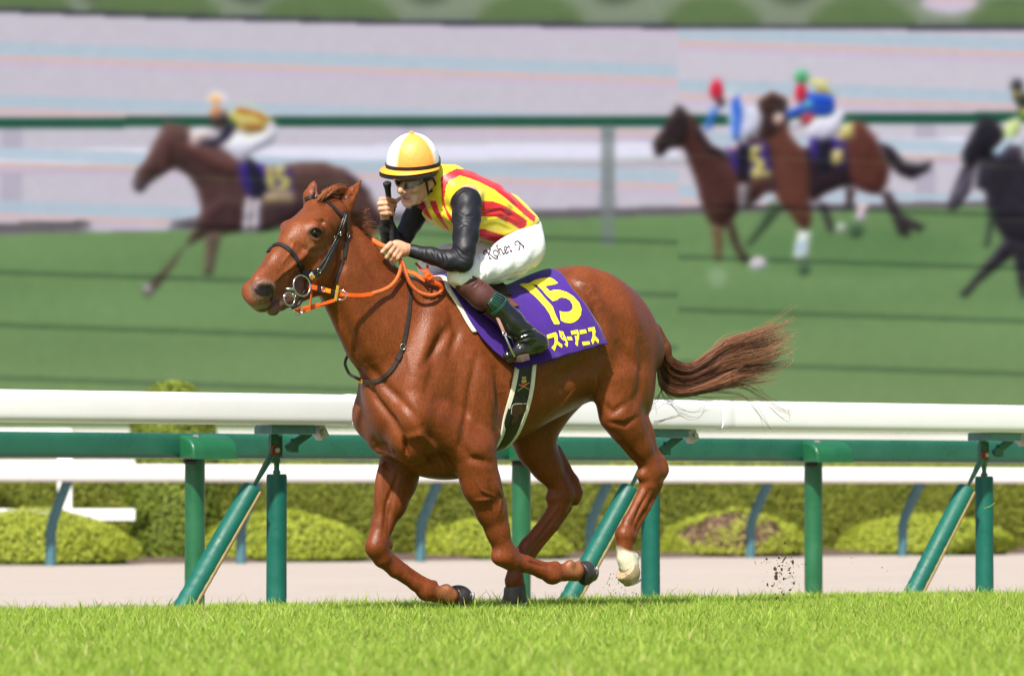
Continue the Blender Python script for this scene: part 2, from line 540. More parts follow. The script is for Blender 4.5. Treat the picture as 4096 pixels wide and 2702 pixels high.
# ------------------------------------------------------------------ rails
m_white = mat('white_rail', (0.71, 0.70, 0.715), 0.42, 0.5, noise=0.03, nscale=3, rough_noise=0.1)
m_white2 = mat('white_paint', (0.74, 0.725, 0.71), 0.5, 0.4, noise=0.04, nscale=4)
m_green = mat('green_rail', (0.012, 0.085, 0.050), 0.33, 0.5, noise=0.12, nscale=5, rough_noise=0.12)
m_greenpost = mat('green_post', (0.010, 0.095, 0.036), 0.38, 0.5, noise=0.15, nscale=6, rough_noise=0.12)
m_pad = mat('green_pad', (0.003, 0.092, 0.066), 0.52, 0.35, noise=0.14, nscale=7, bump=0.25, bscale=25, rough_noise=0.1)
m_seam = mat('tan_seam', (0.25, 0.19, 0.085), 0.7, 0.2, noise=0.15, nscale=30)
m_steel = mat('galvanised', (0.42, 0.42, 0.40), 0.45, 0.5, metal=0.5, noise=0.2, nscale=40)
m_greenmetal = mat('green_metal', (0.03, 0.13, 0.085), 0.45, 0.5, noise=0.25, nscale=30)
m_plate = mat('grey_green_plate', (0.07, 0.17, 0.16), 0.45, 0.5, noise=0.2, nscale=20)
m_rust = mat('rust', (0.20, 0.055, 0.02), 0.8, 0.2, noise=0.35, nscale=60)
m_dark = mat('black_rubber', (0.012, 0.012, 0.012), 0.6, 0.3)

def oval(cy, cz, ry, rz, n=40, p=4.2):
    a = np.arange(n) * 2 * math.pi / n
    c, s = np.cos(a), np.sin(a)
    return np.stack([cy + ry * np.sign(c) * np.abs(c) ** (2 / p), cz + rz * np.sign(s) * np.abs(s) ** (2 / p)], 1)
def rail_tube(name, parts, m, parent):
    """parts: list of (X, scale) sections of an oval"""
    secs, (cy, cz, ry, rz) = parts
    mb = MB(); n = 40; V = []
    for x, k in secs:
        for y, z in oval(cy, cz, ry * k, rz * k, n): V.append((x, y, z))
    F = [(i * n + j, i * n + (j + 1) % n, (i + 1) * n + (j + 1) % n, (i + 1) * n + j) for i in range(len(secs) - 1) for j in range(n)]
    F += [tuple(range(n)), tuple((len(secs) - 1) * n + j for j in range(n))]
    mb.add(V, F)
    return obj(name, mb.mesh(name, [m], sharp=40), parent)

def brk(px, py, Y): return H(px, py, Y)
# near white rail on padded posts: sections between joints are parts of one fence
ZT = 0.5 * (H(0, 1555, -1.72)[2] + H(4096, 1621, -1.72)[2]); ZB = 0.5 * (H(0, 1691, -1.72)[2] + H(4096, 1728, -1.72)[2])
near = place(empty('white_rail_fence', (0, 0, 0), 'glossy white plastic rail on green padded posts behind the galloping horse', 'fence'))
YR = -1.72
xj = [H(1385, 1640, YR)[0], H(2862, 1660, YR)[0]]
dj = xj[0] - xj[1]
joints = sorted([xj[0] + 2 * dj, xj[0] + dj, xj[0], xj[1], xj[1] - dj, xj[1] - 2 * dj])
spec = (YR, (ZT + ZB) / 2, 0.062, (ZT - ZB) / 2)
for a, b in zip(joints[:-1], joints[1:]):
    rail_tube('rail_section', ([(a + 0.004, 0.97), (a + 0.012, 1.0), (b - 0.10, 1.0), (b - 0.075, 1.0), (b - 0.068, 1.035), (b - 0.004, 1.035), (b - 0.001, 0.97)], spec), m_white, near)
pad_x = [H(1106, 2300, YN)[0], H(2602, 2300, YN)[0], H(3938, 2300, YN)[0]]
sp_n = (pad_x[0] - pad_x[2]) / 2
for X in [pad_x[0] + sp_n, pad_x[0], pad_x[1], pad_x[2], pad_x[2] - sp_n]:
    rp = 0.052
    post = obj('padded_post', None, near)
    zt = 0.695
    mb = MB(); zz = np.array([-0.1, 0.0, 0.1, 0.3, 0.5, zt - 0.012, zt]); rr = np.array([1, 1.0, 1.0, 0.985, 1.0, 1.0, 0.93]) * rp
    mb.tube(np.stack([zz * 0 + X, zz * 0 + YN, zz], 1), rr, 24)
    obj('pad', mb.mesh('pad', [m_pad], sharp=50), post)
    mb = MB()
    mb.tube([(X, YN, zt), (X, YN, zt + 0.13)], 0.014, 12); mb.tube([(X, YN, zt + 0.001), (X, YN, zt + 0.018)], 0.021, 6)
    mb.tube([(X, YN, zt + 0.055), (X, YN, zt + 0.085)], 0.019, 12)
    obj('threaded_stem', mb.mesh('threaded_stem', [m_greenmetal], sharp=40), post)
    mb = MB(); zp = ZB
    mb.box((X + 0.03, YR - 0.06, zp - 0.022), (0.27, 0.16, 0.045), bevel=0.006, m=0)
    mb.box((X + 0.035, YN + 0.02, zp - 0.115), (0.045, 0.03, 0.145), bevel=0.004, m=1)
    mb.box((X - 0.01, YN, zp - 0.10), (0.03, 0.03, 0.12), m=1)
    # the side arm that carries the clamp bolt
    ang = -0.55; R = np.array([[math.cos(ang), 0, math.sin(ang)], [0, 1, 0], [-math.sin(ang), 0, math.cos(ang)]])
    mb.box((X - 0.10, YN + 0.05, zp - 0.075), (0.16, 0.03, 0.035), R=R.T, m=1)
    mb.box((X - 0.075, YN + 0.05, zp - 0.10), (0.03, 0.028, 0.07), m=1)
    obj('rail_bracket', mb.mesh('rail_bracket', [m_plate, m_greenmetal], sharp=30), post)
    mb = MB(); mb.box((X - 0.175, YR - 0.05, zp - 0.03), (0.05, 0.06, 0.075), R=R.T, bevel=0.006); mb.tube([(X - 0.175, YR - 0.02, zp - 0.03), (X - 0.175, YR + 0.0, zp - 0.03)], 0.014, 6)
    obj('clamp_bolt', mb.mesh('clamp_bolt', [m_steel], sharp=30), post)
    # slanting brace
    pv = np.array([X + 0.045, YN + 0.045, zp - 0.125]); b0 = np.array([X + 0.61, YN + 0.02, -0.03]); t0 = b0 + (pv - b0) * 0.775
    dd = (pv - b0) / np.linalg.norm(pv - b0)
    brace = obj('brace', None, near)
    k = np.linspace(0, 1, 90); c = b0 + (t0 - b0) * k[:, None]
    wr = 1 + 0.026 * np.sin(k * 85) * np.exp(-((k - 0.3) / 0.3) ** 2) + 0.008 * np.sin(k * 23)
    wr[-1] = 0.9
    mb = MB(); mb.tube(c, wr * 0.054, 24); obj('pad', mb.mesh('pad', [m_pad], sharp=50), brace)
    sd = np.cross(dd, EY * 0 + np.array([0, 1.0, 0])); sd = np.array([dd[2], 0, -dd[0]]); sd = -sd if sd[0] > 0 else sd
    q = c + sd * 0.026 + np.array([0, 0.049, 0])
    mb = MB(); mb.tube(c[:-1] + sd * 0.024 + np.array([0, 0.046, 0]), 0.0115, 8); obj('seam_strip', mb.mesh('seam_strip', [m_seam], sharp=50), brace)
    mb = MB(); mb.tube([t0, t0 + (pv - t0) * 0.2, t0 + (pv - t0) * 0.5, pv], [0.010, 0.012, 0.017, 0.020], 10, flat=0.6)
    obj('strut_rod', mb.mesh('strut_rod', [m_greenmetal], sharp=50), brace)
    mb = MB(); mb.tube([pv + [0, 0.0, 0], pv + [0, 0.022, 0]], 0.027, 14, m=0); mb.tube([pv + [0, 0.022, 0], pv + [0, 0.034, 0]], 0.013, 6, m=1)
    obj('pivot_bolt', mb.mesh('pivot_bolt', [m_rust, m_steel], sharp=30), brace)

# green rail behind
green = place(empty('green_rail_fence', (0, 0, 0), 'dark green rail with capped posts between the white rail and the sand track', 'fence'))
gT = 0.5 * (H(0, 1729, YG)[2] + H(4096, 1759, YG)[2]); gB = 0.5 * (H(0, 1834, YG)[2] + H(4096, 1847, YG)[2])
gp = [H(779, 2200, YG)[0], H(2085, 2200, YG)[0], H(3254, 2200, YG)[0]]
gs = (gp[0] - gp[2]) / 2
gx = [gp[0] + 2 * gs, gp[0] + gs, gp[0], gp[1], gp[2], gp[2] - gs, gp[2] - 2 * gs]
for a, b in zip(gx[:-1], gx[1:]):
    rail_tube('rail_section', ([(b + 0.003, 0.97), (b + 0.01, 1), (a - 0.01, 1), (a - 0.002, 0.97)], (YG + 0.02, (gT + gB) / 2, 0.055, (gT - gB) / 2)), m_green, green)
for X in gx:
    mb = MB(); mb.tube([(X, YG, ZF - 0.2), (X, YG, gB - 0.002)], 0.058, 24)
    p = obj('post', mb.mesh('post', [m_greenpost], sharp=50), green)
    # the cap: a rounded block that slopes down towards the track
    hx = 0.155; n = 10; prof = []
    zt, zb, y0, y1 = gT - 0.012, gB - 0.004, YG + 0.068, YG + 0.22
    for t in np.linspace(0, 1, n):
        prof.append((y0 + (y1 - y0) * math.sin(t * math.pi / 2), zb + 0.045 + (zt - zb - 0.045) * math.cos(t * math.pi / 2)))
    prof = [(y0, zb), ] + [(y1, zb)] + prof[::-1]
    P0 = [(X - hx, y, z) for y, z in prof]
    mb = MB(); mb.prism(P0, (0, 0, 0), (2 * hx, 0, 0))
    me = mb.mesh('rail_cap', [m_greenpost], sharp=35)
    bm = bmesh.new(); bm.from_mesh(me); bmesh.ops.bevel(bm, geom=[e for e in bm.edges if abs(e.verts[0].co.x - e.verts[1].co.x) < 1e-4], offset=0.018, segments=3, affect='EDGES', profile=0.6); bm.to_mesh(me); bm.free()
    me.polygons.foreach_set('use_smooth', np.ones(len(me.polygons), bool)); me.set_sharp_from_angle(angle=math.radians(40))
    obj('rail_cap', me, p)
    mb = MB(); mb.tube([(X + 0.06, YG + 0.09, zb - 0.008), (X + 0.13, YG + 0.09, zb - 0.012)], [0.02, 0.015], 10); obj('clip', mb.mesh('clip', [m_dark], sharp=40), p)
    mb = MB()
    for bx, bz in ((0.10, 0.6), (0.085, 0.95)): mb.tube([(X + bx, YG + 0.12, zb + (zt - zb) * bz), (X + bx, YG + 0.2 - 0.1 * (bz - .5), zb + (zt - zb) * bz)], 0.008, 8)
    obj('bolt', mb.mesh('bolt', [m_steel], sharp=40), p)

# far white rail on bent posts
far = place(empty('far_rail_fence', (0, 0, 0), 'lower white rail on bent blue-green posts along the hedge across the sand', 'fence'))
m_bent = mat('blue_green_post', (0.05, 0.13, 0.155), 0.5, 0.4, noise=0.15, nscale=5)
YFR = YF + 0.34
fT = 0.5 * (H(0, 1853, YFR)[2] + H(4096, 1872, YFR)[2]); fB = 0.5 * (H(0, 1923, YFR)[2] + H(4096, 1934, YFR)[2])
fp0, fp5 = H(203, 2200, YF)[0], H(3610, 2200, YF)[0]
fs = (fp0 - fp5) / 5
fx = [fp0 + fs * (2 - i) for i in range(10)]
for a, b in zip(fx[:-1], fx[1:]):
    rail_tube('rail_section', ([(b + 0.5 + 0.003, 1), (a + 0.5 - 0.003, 1)], (YFR, (fT + fB) / 2, 0.07, (fT - fB) / 2)), m_white2, far)
for X in fx:
    pts = spline([(X, YF, ZF - 0.2), (X, YF, ZF + 0.25), (X, YF + 0.02, ZF + 0.42), (X, YF + 0.13, ZF + 0.60), (X, YF + 0.27, ZF + 0.80), (X, YF + 0.33, fB + 0.01)], 26)
    mb = MB(); mb.tube(pts, 0.056, 14); obj('post', mb.mesh('post', [m_bent], sharp=60), far)

# ------------------------------------------------------------------ planting
def leaf_cloud(pts, nrm, size, jitter, cols):
    """small leaf faces at pts"""
    n = len(pts)
    t = RNG.standard_normal((n, 3)); t -= nrm * (t * nrm).sum(1, keepdims=True) * 0.6; t /= np.linalg.norm(t, axis=1, keepdims=True)
    b = np.cross(t, nrm + 0.5 * RNG.standard_normal((n, 3))); b /= np.linalg.norm(b, axis=1, keepdims=True) + 1e-9
    s = size * (0.6 + 0.8 * RNG.random((n, 1)))
    c = pts + nrm * jitter * (RNG.random((n, 1)) - 0.35)
    V = np.stack([c - t * s, c - b * s * 0.45, c + t * s, c + b * s * 0.45], 1).reshape(-1, 3)
    F = np.arange(4 * n).reshape(-1, 4)
    return V, F, np.repeat(cols, 4, 0)
m_leaf = mat('shrub_leaf', rough=0.55, spec=0.3, col=True, trans=0.3)
m_core = mat('shrub_core', (0.06, 0.085, 0.016), 0.9, 0.1, noise=0.4, nscale=12)
m_twig = mat('twigs', (0.085, 0.048, 0.038), 0.9, 0.1, noise=0.75, nscale=9, bump=0.8, bscale=40)

def shrub(name, surf, area, c0, c1, label, cat, group=None, size=0.022, dens=900, bare=None, core=None, loc=(0, 0, 0), jitter=0.05):
    """surf(n) -> points, normals (local), core: (V,F)"""
    n = int(area * dens)
    P, N = surf(n)
    g = RNG.random(n)
    cl = 0.5 + 0.5 * np.sin(P[:, 0] * 9 + 3 * np.sin(P[:, 2] * 7)) * np.sin(P[:, 2] * 11 + P[:, 1] * 8)
    C = (np.array(c0) + (np.array(c1) - np.array(c0)) * (0.65 * g + 0.35 * cl)[:, None])
    if bare is not None:
        b = bare(P)
        k = RNG.random(n) > b * 0.90
        P, N, C = P[k], N[k], C[k]
    o = empty(name, loc, label, cat, group)
    V, F, CC = leaf_cloud(P, N, size, jitter, C)
    obj('foliage', new_mesh('foliage', V, F, [m_leaf], True, col=CC), o)
    if core is not None:
        obj('inner_branches', new_mesh('inner_branches', core[0], core[1], [m_twig if bare is not None else m_core], True), o)
    return o

def dome_surf(rx, ry, h):
    def f(n):
        d = RNG.standard_normal((n, 3)); d[:, 2] = np.abs(d[:, 2]); d /= np.linalg.norm(d, axis=1, keepdims=True)
        r = 1 + 0.035 * np.sin(d[:, 0] * 7 + 1) * np.cos(d[:, 1] * 6) + 0.02 * RNG.standard_normal(n)
        P = d * r[:, None] * [rx, ry, h]
        P[:, 2] = P[:, 2]
        N = d / np.array([rx, ry, h]); N /= np.linalg.norm(N, axis=1, keepdims=True)
        return P, N
    return f
def dome_core(rx, ry, h, k=0.93, rough=0.0):
    V = []; F = []; nu, nv = 32, 10
    for j in range(nv + 1):
        e = j / nv * math.pi / 2
        for i in range(nu):
            a = i / nu * 2 * math.pi
            q = k * (1 + rough * (random.random() - 0.5))
            V.append((rx * q * math.cos(a) * math.cos(e), ry * q * math.sin(a) * math.cos(e), h * q * math.sin(e) - (0.05 if j == 0 else 0)))
    for j in range(nv):
        for i in range(nu): F.append((j * nu + i, j * nu + (i + 1) % nu, (j + 1) * nu + (i + 1) % nu, (j + 1) * nu + i))
    return np.array(V), F

LIME0, LIME1 = (0.27, 0.33, 0.026), (0.42, 0.46, 0.055)
OL0, OL1 = (0.17, 0.215, 0.026), (0.36, 0.38, 0.055)
DD = 52.3
domes = [(130, 810, 2042, 'lime dome shrub beside the white board fence'),
         (1130, 680, 2052, 'wide lime dome shrub just right of the clipped column shrub'),
         (1975, 590, 2075, 'lime dome shrub seen between the legs of the chestnut horse'),
         (2935, 570, 2042, 'lime dome shrub with a bare brown dead patch'),
         (3705, 690, 2062, 'lime dome shrub behind the rightmost padded brace'),
         (-560, 600, 2060, 'lime dome shrub beyond the white board fence'), (4520, 640, 2062, 'lime dome shrub past the brown patched one, last of the row')]
for i, (cx, wpx, top, lab) in enumerate(domes[:5]):
    c = at_depth(cx, 2238, DD + (cx - 2048) / 18094 * DD * 0.72)
    sc = FPX / c[1]
    z0 = ZF + 0.05
    hgt = at_depth(cx, top, c[1])[2] - z0
    bare = None
    if i == 3:
        bare = lambda P: ((((P[:, 0] + 0.10) / 0.62) ** 2 + ((P[:, 2] - 0.30) / 0.24) ** 2) < 1) * (P[:, 1] < 0.1) * np.clip(0.75 + 0.6 * np.sin(P[:, 0] * 8.3 + 0.5 + 2.2 * np.sin(P[:, 2] * 9)) * np.cos(P[:, 2] * 8 + 0.6), 0, 1)
    rx = wpx / 2 / sc
    shrub('dome_shrub', dome_surf(rx, 0.62, hgt), 3.3 * rx * hgt * 1.6, LIME0, LIME1, lab, 'shrub', 'dome shrubs along the hedge', size=0.02, dens=4200,
          bare=bare, core=dome_core(rx, 0.62, hgt, rough=0.10 if i == 3 else 0.03), loc=(c[0], c[1], z0))

# clipped hedge
def hedge():
    y0 = YF - 3.0; dp = 1.1; z0 = ZF + 0.04; zt = at_depth(2048, 1860, 55.5)[2]
    xa, xb = L(at_depth(-700, 1970, 51))[0], L(at_depth(4800, 1970, 60))[0]
    def surf(n):
        X = xb + (xa - xb) * RNG.random(n); k = RNG.random(n) < 0.30
        P = np.stack([X, np.where(k, y0 - dp * RNG.random(n), y0), np.where(k, zt, z0 + (zt - z0) * RNG.random(n))], 1)
        N = np.where(k[:, None], [0, 0, 1.0], [0, 1.0, 0])
        P += N * (0.04 * np.sin(X * 2.7) * np.sin(P[:, 2] * 5 + X))[:, None]
        return P, N
    mb = MB(); mb.box(((xa + xb) / 2, y0 - dp / 2, (z0 + zt) / 2), (xa - xb, dp - 0.06, zt - z0 - 0.05))
    o = shrub('clipped_hedge', surf, (xa - xb) * 1.9, OL0, OL1, 'long clipped olive green hedge behind the far white rail', 'hedge', size=0.018, dens=3600,
              core=(np.array(mb.V), mb.F))
    place(o)
hedge()
# clipped column shrub at left, taller than the hedge
def column():
    c = at_depth(690, 2238, 50.6); sc = FPX / c[1]; z0 = ZF + 0.05
    r = 365 / 2 / sc; hh = at_depth(690, 1530, c[1])[2] - z0
    def prof(z):  # radius at height
        t = np.clip((z - (hh - 0.62)) / 0.62, 0, 1)
        return r * np.sqrt(np.clip(1 - t ** 2.2, 0.0, 1)) * (0.94 + 0.06 * np.sin(z * 3))
    def surf(n):
        z = hh * RNG.random(n) ** 0.9; a = RNG.random(n) * 2 * math.pi; q = prof(z) * (1 + 0.03 * np.sin(5 * a + z * 6))
        P = np.stack([q * np.cos(a), q * np.sin(a), z], 1)
        N = np.stack([np.cos(a), np.sin(a), 0.2 + 1.6 * smooth(z, hh - 0.5, hh)], 1); N /= np.linalg.norm(N, axis=1, keepdims=True)
        return P, N
    V = []; F = []; zs = np.linspace(0, hh * 0.985, 16); nu = 24
    for z in zs:
        for i in range(nu): V.append((0.9 * prof(z) * math.cos(i / nu * 2 * math.pi), 0.9 * prof(z) * math.sin(i / nu * 2 * math.pi), z))
    F = [(j * nu + i, j * nu + (i + 1) % nu, (j + 1) * nu + (i + 1) % nu, (j + 1) * nu + i) for j in range(15) for i in range(nu)]
    shrub('column_shrub', surf, 2 * math.pi * r * hh, (0.10, 0.15, 0.018), (0.27, 0.33, 0.04), 'tall clipped column shrub with rounded top rising above the rails', 'shrub',
          size=0.024, dens=2600, core=(np.array(V), F), loc=(c[0], c[1], z0))
column()

# white board fence at the left, in front of the hedge
def board_fence():
    dep = 49.7
    o = empty('board_fence', (0, 0, 0), 'white post and board fence end behind the leftmost lime shrub', 'fence')
    def brd(name, x0, x1, y0, y1, d, th=0.04):
        a = at_depth(x0, y1, d); b = at_depth(x1, y0, d)
        mb = MB(); mb.box(((a[0] + b[0]) / 2, d, (a[2] + b[2]) / 2), (b[0] - a[0], th, b[2] - a[2]), bevel=0.004)
        obj(name, mb.mesh(name, [m_white2], sharp=30), o)
    brd('post', 231, 290, 1712, 2235, dep + 0.05, 0.12)
    brd('board', -900, 288, 1712, 1752, dep - 0.035)
    brd('board', -900, 540, 1838, 1882, dep - 0.035)
    brd('board', -900, 541, 2033, 2080, dep - 0.035)
board_fence()
# ------------------------------------------------------------------ the video screen: a flat lit display showing the race
def video_picture():
    ST = 6.0
    xs = np.arange(-1000, 5100, ST); ys = np.arange(-420, 1770, ST)
    X, Y = np.meshgrid(xs, ys)
    A = np.zeros(X.shape + (3,))
    def fill(mask, c, a=1.0):
        m = (mask * a)[..., None] if mask.dtype != bool else (mask.astype(float) * a)[..., None]
        A[:] = A * (1 - m) + np.array(c, float) * m
    FIG = [False]
    def soft(a, r):
        k = np.ones(2 * r + 1) / (2 * r + 1)
        for _ in range(2):
            a = np.apply_along_axis(lambda v: np.convolve(v, k, 'same'), 0, a); a = np.apply_along_axis(lambda v: np.convolve(v, k, 'same'), 1, a)
        return a
    tex = soft(np.random.default_rng(8).normal(0, 1, X.shape), 2); tex /= tex.std()
    def solid(fn, lo, hi, c):
        # a filmed figure: rounded, lit from above
        i0, i1 = np.clip(np.searchsorted(ys, [lo[1] - 130, hi[1] + 130]), 0, len(ys)); j0, j1 = np.clip(np.searchsorted(xs, [lo[0] - 130, hi[0] + 130]), 0, len(xs))
        if i1 - i0 < 3 or j1 - j0 < 3: return
        x, y = X[i0:i1, j0:j1], Y[i0:i1, j0:j1]
        m = fn(x, y).astype(float); ms = soft(m, 1)
        sz = max(2, min(8, int(min(hi[0] - lo[0], hi[1] - lo[1]) / 6 / 7)))
        h1, h2 = soft(m, sz), soft(m, max(1, sz // 2))
        sh = np.zeros_like(m)
        for h, w in ((h1, sz * 2.2), (h2, sz * .9)):
            gy, gx = np.gradient(h); sh += w * (gy * 0.9 + gx * 0.35)
        sh = np.clip(1.04 + 0.34 * np.clip(sh, -1.4, 1.5) + .015 * tex[i0:i1, j0:j1], .45, 1.6)
        a = ms[..., None]
        A[i0:i1, j0:j1] = A[i0:i1, j0:j1] * (1 - a) + np.clip(np.array(c, float) * sh[..., None] + 10 * np.maximum(sh - 1.1, 0)[..., None], 0, 248) * a
    def poly(pts, c, sc=1.0, off=(0, 0), a=1.0):
        P = np.array(pts, float) / sc + np.array(off)
        if FIG[0]: solid(lambda x, y: in_poly(x, y, P), P.min(0), P.max(0), c)
        else: fill(in_poly(X, Y, P), c, a)
    def ell(cx, cy, rx, ry, c, sc=1.0, off=(0, 0), a=1.0):
        cx, cy, rx, ry = cx / sc + off[0], cy / sc + off[1], rx / sc, ry / sc
        fn = lambda x, y: ((x - cx) / rx) ** 2 + ((y - cy) / ry) ** 2 < 1
        if FIG[0]: solid(fn, (cx - rx, cy - ry), (cx + rx, cy + ry), c)
        else: fill(fn(X, Y), c, a)
    rg = np.random.default_rng(3)
    right = X > 2708
    # wall of the stand side
    A[:] = (200, 194, 206)
    A += np.where(right, 4, 0)[..., None]
    ytop = np.interp(X, [-1000, 0, 750, 1500, 2700, 4096, 5100], [30, 45, 72, 92, 110, 116, 118])
    fill(Y < ytop, (134, 146, 124))
    for cx, w in ((-700, 300), (80, 180), (620, 230), (1320, 240), (2120, 190), (2850, 170), (3450, 190), (4050, 160), (4700, 250)):
        fill((((X - cx) / (w * 1.15)) ** 2 + ((Y - ytop) / 130) ** 2 < 1) & (Y < ytop), (100, 122, 80))
        fill((((X - cx - w - 150) / 90) ** 2 + ((Y + 40) / 62) ** 2 < 1), (92, 104, 88))
    ell(3800, 10, 110, 45, (215, 205, 225))
    fill((Y > ytop - 14) & (Y < ytop + 6), (70, 70, 82))
    # dark green rail, white rail, posts of the rail, kerb, grass
    yr = np.interp(X, [-1000, 0, 1500, 2700, 4096, 5100], [478, 470, 464, 462, 448, 440])
    for cx in (48, 1650, 2430, 3700):
        fill((np.abs(X - cx) < 42) & (Y > yr) & (Y < 850), (182, 176, 192))
    fill((Y > yr + 28 - 28) & (Y < yr + 42), (36, 84, 66))
    yw = np.interp(X, [-1000, 0, 1500, 2700, 4096, 5100], [618, 612, 596, 580, 562, 550])
    fill((Y > yw - 14) & (Y < yw + 48), (230, 228, 246)); fill((Y > yw + 46) & (Y < yw + 66), (196, 200, 206)); fill((Y > yw + 66) & (Y < yw + 84), (182, 172, 182))
    yk = np.interp(X, [-1000, 0, 1500, 2700, 4096, 5100], [900, 890, 850, 825, 800, 790])
    yg = yk + np.interp(X, [0, 700, 1500, 2700, 4096], [48, 50, 46, 34, 20])
    fill(Y > yk, (128, 120, 128)); fill((Y > yk + 8) & (Y < yk + 40), (104, 98, 104))
    fill(smooth(X, 300, 400) * (1 - smooth(X, 640, 760)) * ((Y > yk - 4) & (Y < yk + 46)), (192, 190, 202))
    fill(Y > yg, (112, 144, 94))
    mow = np.sin(Y * 0.021 + X * 0.0013) + 0.6 * np.sin(X * 0.004 - Y * 0.011)
    A += (Y > yg)[..., None] * mow[..., None] * np.array([3.0, 3.5, 2.5])
    fill(smooth(Y, 1200, 1700) * (Y > yg), (126, 149, 100), 0.85)
    fill((np.abs(X - 2430) < 28) & (Y > yr + 40) & (Y < 980), (120, 130, 128), .75)
    FIG[0] = True
    # leading horse
    s, o = 1.568, (400, 300)
    br = (74, 54, 52)
    poly([(385, 340), (330, 440), (280, 530), (230, 600), (210, 660), (225, 720), (260, 735), (300, 690), (350, 650), (420, 600), (480, 582), (560, 640), (610, 720), (628, 800), (630, 880), (600, 960), (540, 1060), (480, 1165), (400, 1275), (340, 1360), (290, 1390), (262, 1350), (292, 1312), (335, 1280), (400, 1225), (505, 1095), (640, 1020), (700, 1000), (750, 990), (900, 980), (1010, 980), (1110, 945), (1400, 900), (1500, 1000), (1720, 980), (1790, 940), (1760, 860), (1700, 760), (1640, 700), (1540, 600), (1420, 545), (1300, 538), (1200, 550), (1040, 570), (860, 520), (760, 450), (650, 420), (570, 340), (520, 310), (440, 300), (420, 270), (405, 300)], br, s, o)
    poly([(400, 420), (440, 380), (470, 480), (440, 580), (360, 650), (380, 560)], (70, 46, 44), s, o)
    poly([(480, 420), (600, 430), (740, 500), (860, 560), (860, 640), (700, 600), (560, 520)], (82, 55, 52), s, o)
    poly([(620, 880), (760, 760), (880, 780), (900, 980), (700, 1000), (620, 980)], (66, 46, 46), s, o)
    poly([(1000, 800), (1280, 760), (1230, 900), (1060, 970), (1000, 970)], (60, 44, 46), s, o)
    poly([(660, 1000), (765, 985), (735, 1110), (700, 1260), (650, 1260), (665, 1110)], (92, 78, 68), s, o)
    poly([(1500, 580), (1600, 640), (1700, 740), (1680, 760), (1600, 700)], (60, 42, 44), s, o)
    ell(250, 690, 38, 40, (72, 62, 66), s, o)
    poly([(868, 560), (930, 540), (1040, 560), (1190, 575), (1222, 745), (1200, 775), (1040, 765), (925, 765), (885, 660)], (52, 38, 116), s, o)
    poly([(1040, 572), (1080, 566), (1100, 730), (1055, 730)], (206, 196, 92), s, o)
    poly([(1095, 572), (1165, 570), (1168, 605), (1130, 608), (1132, 625), (1180, 640), (1196, 680), (1175, 725), (1110, 732), (1100, 700), (1145, 695), (1150, 665), (1105, 655)], (206, 196, 92), s, o)
    poly([(1030, 740), (1215, 722), (1222, 790), (1030, 800)], (120, 100, 100), s, o)
    for k in range(5): poly([(1040 + 36 * k, 745), (1062 + 36 * k, 743), (1062 + 36 * k, 790), (1040 + 36 * k, 793)], (186, 172, 110), s, o)
    poly([(915, 770), (952, 770), (940, 985), (893, 985)], (196, 188, 200), s, o); poly([(968, 780), (1008, 780), (992, 980), (950, 980)], (196, 188, 200), s, o)
    poly([(905, 505), (960, 525), (1010, 620), (1055, 720), (1000, 770), (950, 765), (935, 640)], (36, 36, 46), s, o)
    poly([(1050, 265), (1092, 300), (1112, 360), (1080, 425), (960, 485), (900, 525), (850, 505), (785, 440), (850, 360), (940, 380), (1030, 340)], (216, 216, 232), s, o)
    poly([(795, 205), (870, 180), (960, 188), (1040, 228), (1072, 280), (1030, 352), (940, 372), (870, 340), (815, 275)], (206, 192, 92), s, o)
    poly([(830, 205), (900, 205), (1010, 238), (1056, 275), (1036, 285), (960, 245), (860, 228)], (160, 76, 62), s, o)
    poly([(880, 312), (960, 318), (1036, 312), (1005, 348), (920, 345)], (140, 60, 52), s, o)
    poly([(795, 285), (865, 315), (805, 402), (720, 455), (640, 432), (640, 405), (740, 392)], (42, 40, 54), s, o)
    poly([(690, 250), (792, 190), (800, 295), (745, 352), (700, 312)], (66, 50, 52), s, o)
    poly([(560, 350), (640, 335), (740, 378), (640, 408), (600, 460), (568, 425)], (206, 186, 186), s, o)
    ell(735, 185, 62, 78, (214, 214, 236), s, o); ell(722, 192, 46, 74, (226, 150, 100), s, o)
    ell(300, 1345, 28, 32, (150, 150, 156), s, o)
    # the three on the right
    s, o = 1.3064, (2500, 0)
    fill(smooth(-((X - 3420) / 620) ** 2 - ((Y - 1010) / 120) ** 2, -1, -0.2), (86, 122, 76), 0.5)
    poly([(1150, 700), (1200, 625), (1250, 645), (1310, 715), (1350, 800), (1385, 880), (1370, 960), (1330, 1015), (1260, 1010), (1180, 970), (1120, 960)], (86, 50, 44), s, o)
    poly([(1320, 735), (1400, 765), (1460, 850), (1550, 858), (1605, 838), (1590, 892), (1500, 938), (1430, 912), (1370, 850)], (42, 36, 42), s, o)
    poly([(1330, 1000), (1390, 1000), (1440, 1110), (1570, 1185), (1540, 1210), (1480, 1190), (1490, 1240), (1430, 1225), (1395, 1130)], (52, 46, 50), s, o)
    poly([(1010, 1050), (1050, 1060), (1095, 1200), (1070, 1222), (1030, 1120)], (50, 46, 50), s, o)
    poly([(1150, 960), (1200, 990), (1190, 1080), (1150, 1100)], (60, 50, 52), s, o); poly([(1215, 1060), (1275, 1060), (1250, 1170), (1210, 1160)], (190, 176, 186), s, o)
    ell(1130, 1195, 26, 30, (160, 168, 160), s, o); ell(1205, 1200, 40, 46, (66, 92, 66), s, o)
    poly([(920, 770), (1150, 750), (1185, 960), (1050, 1010), (980, 1060), (940, 1000)], (46, 36, 42), s, o)
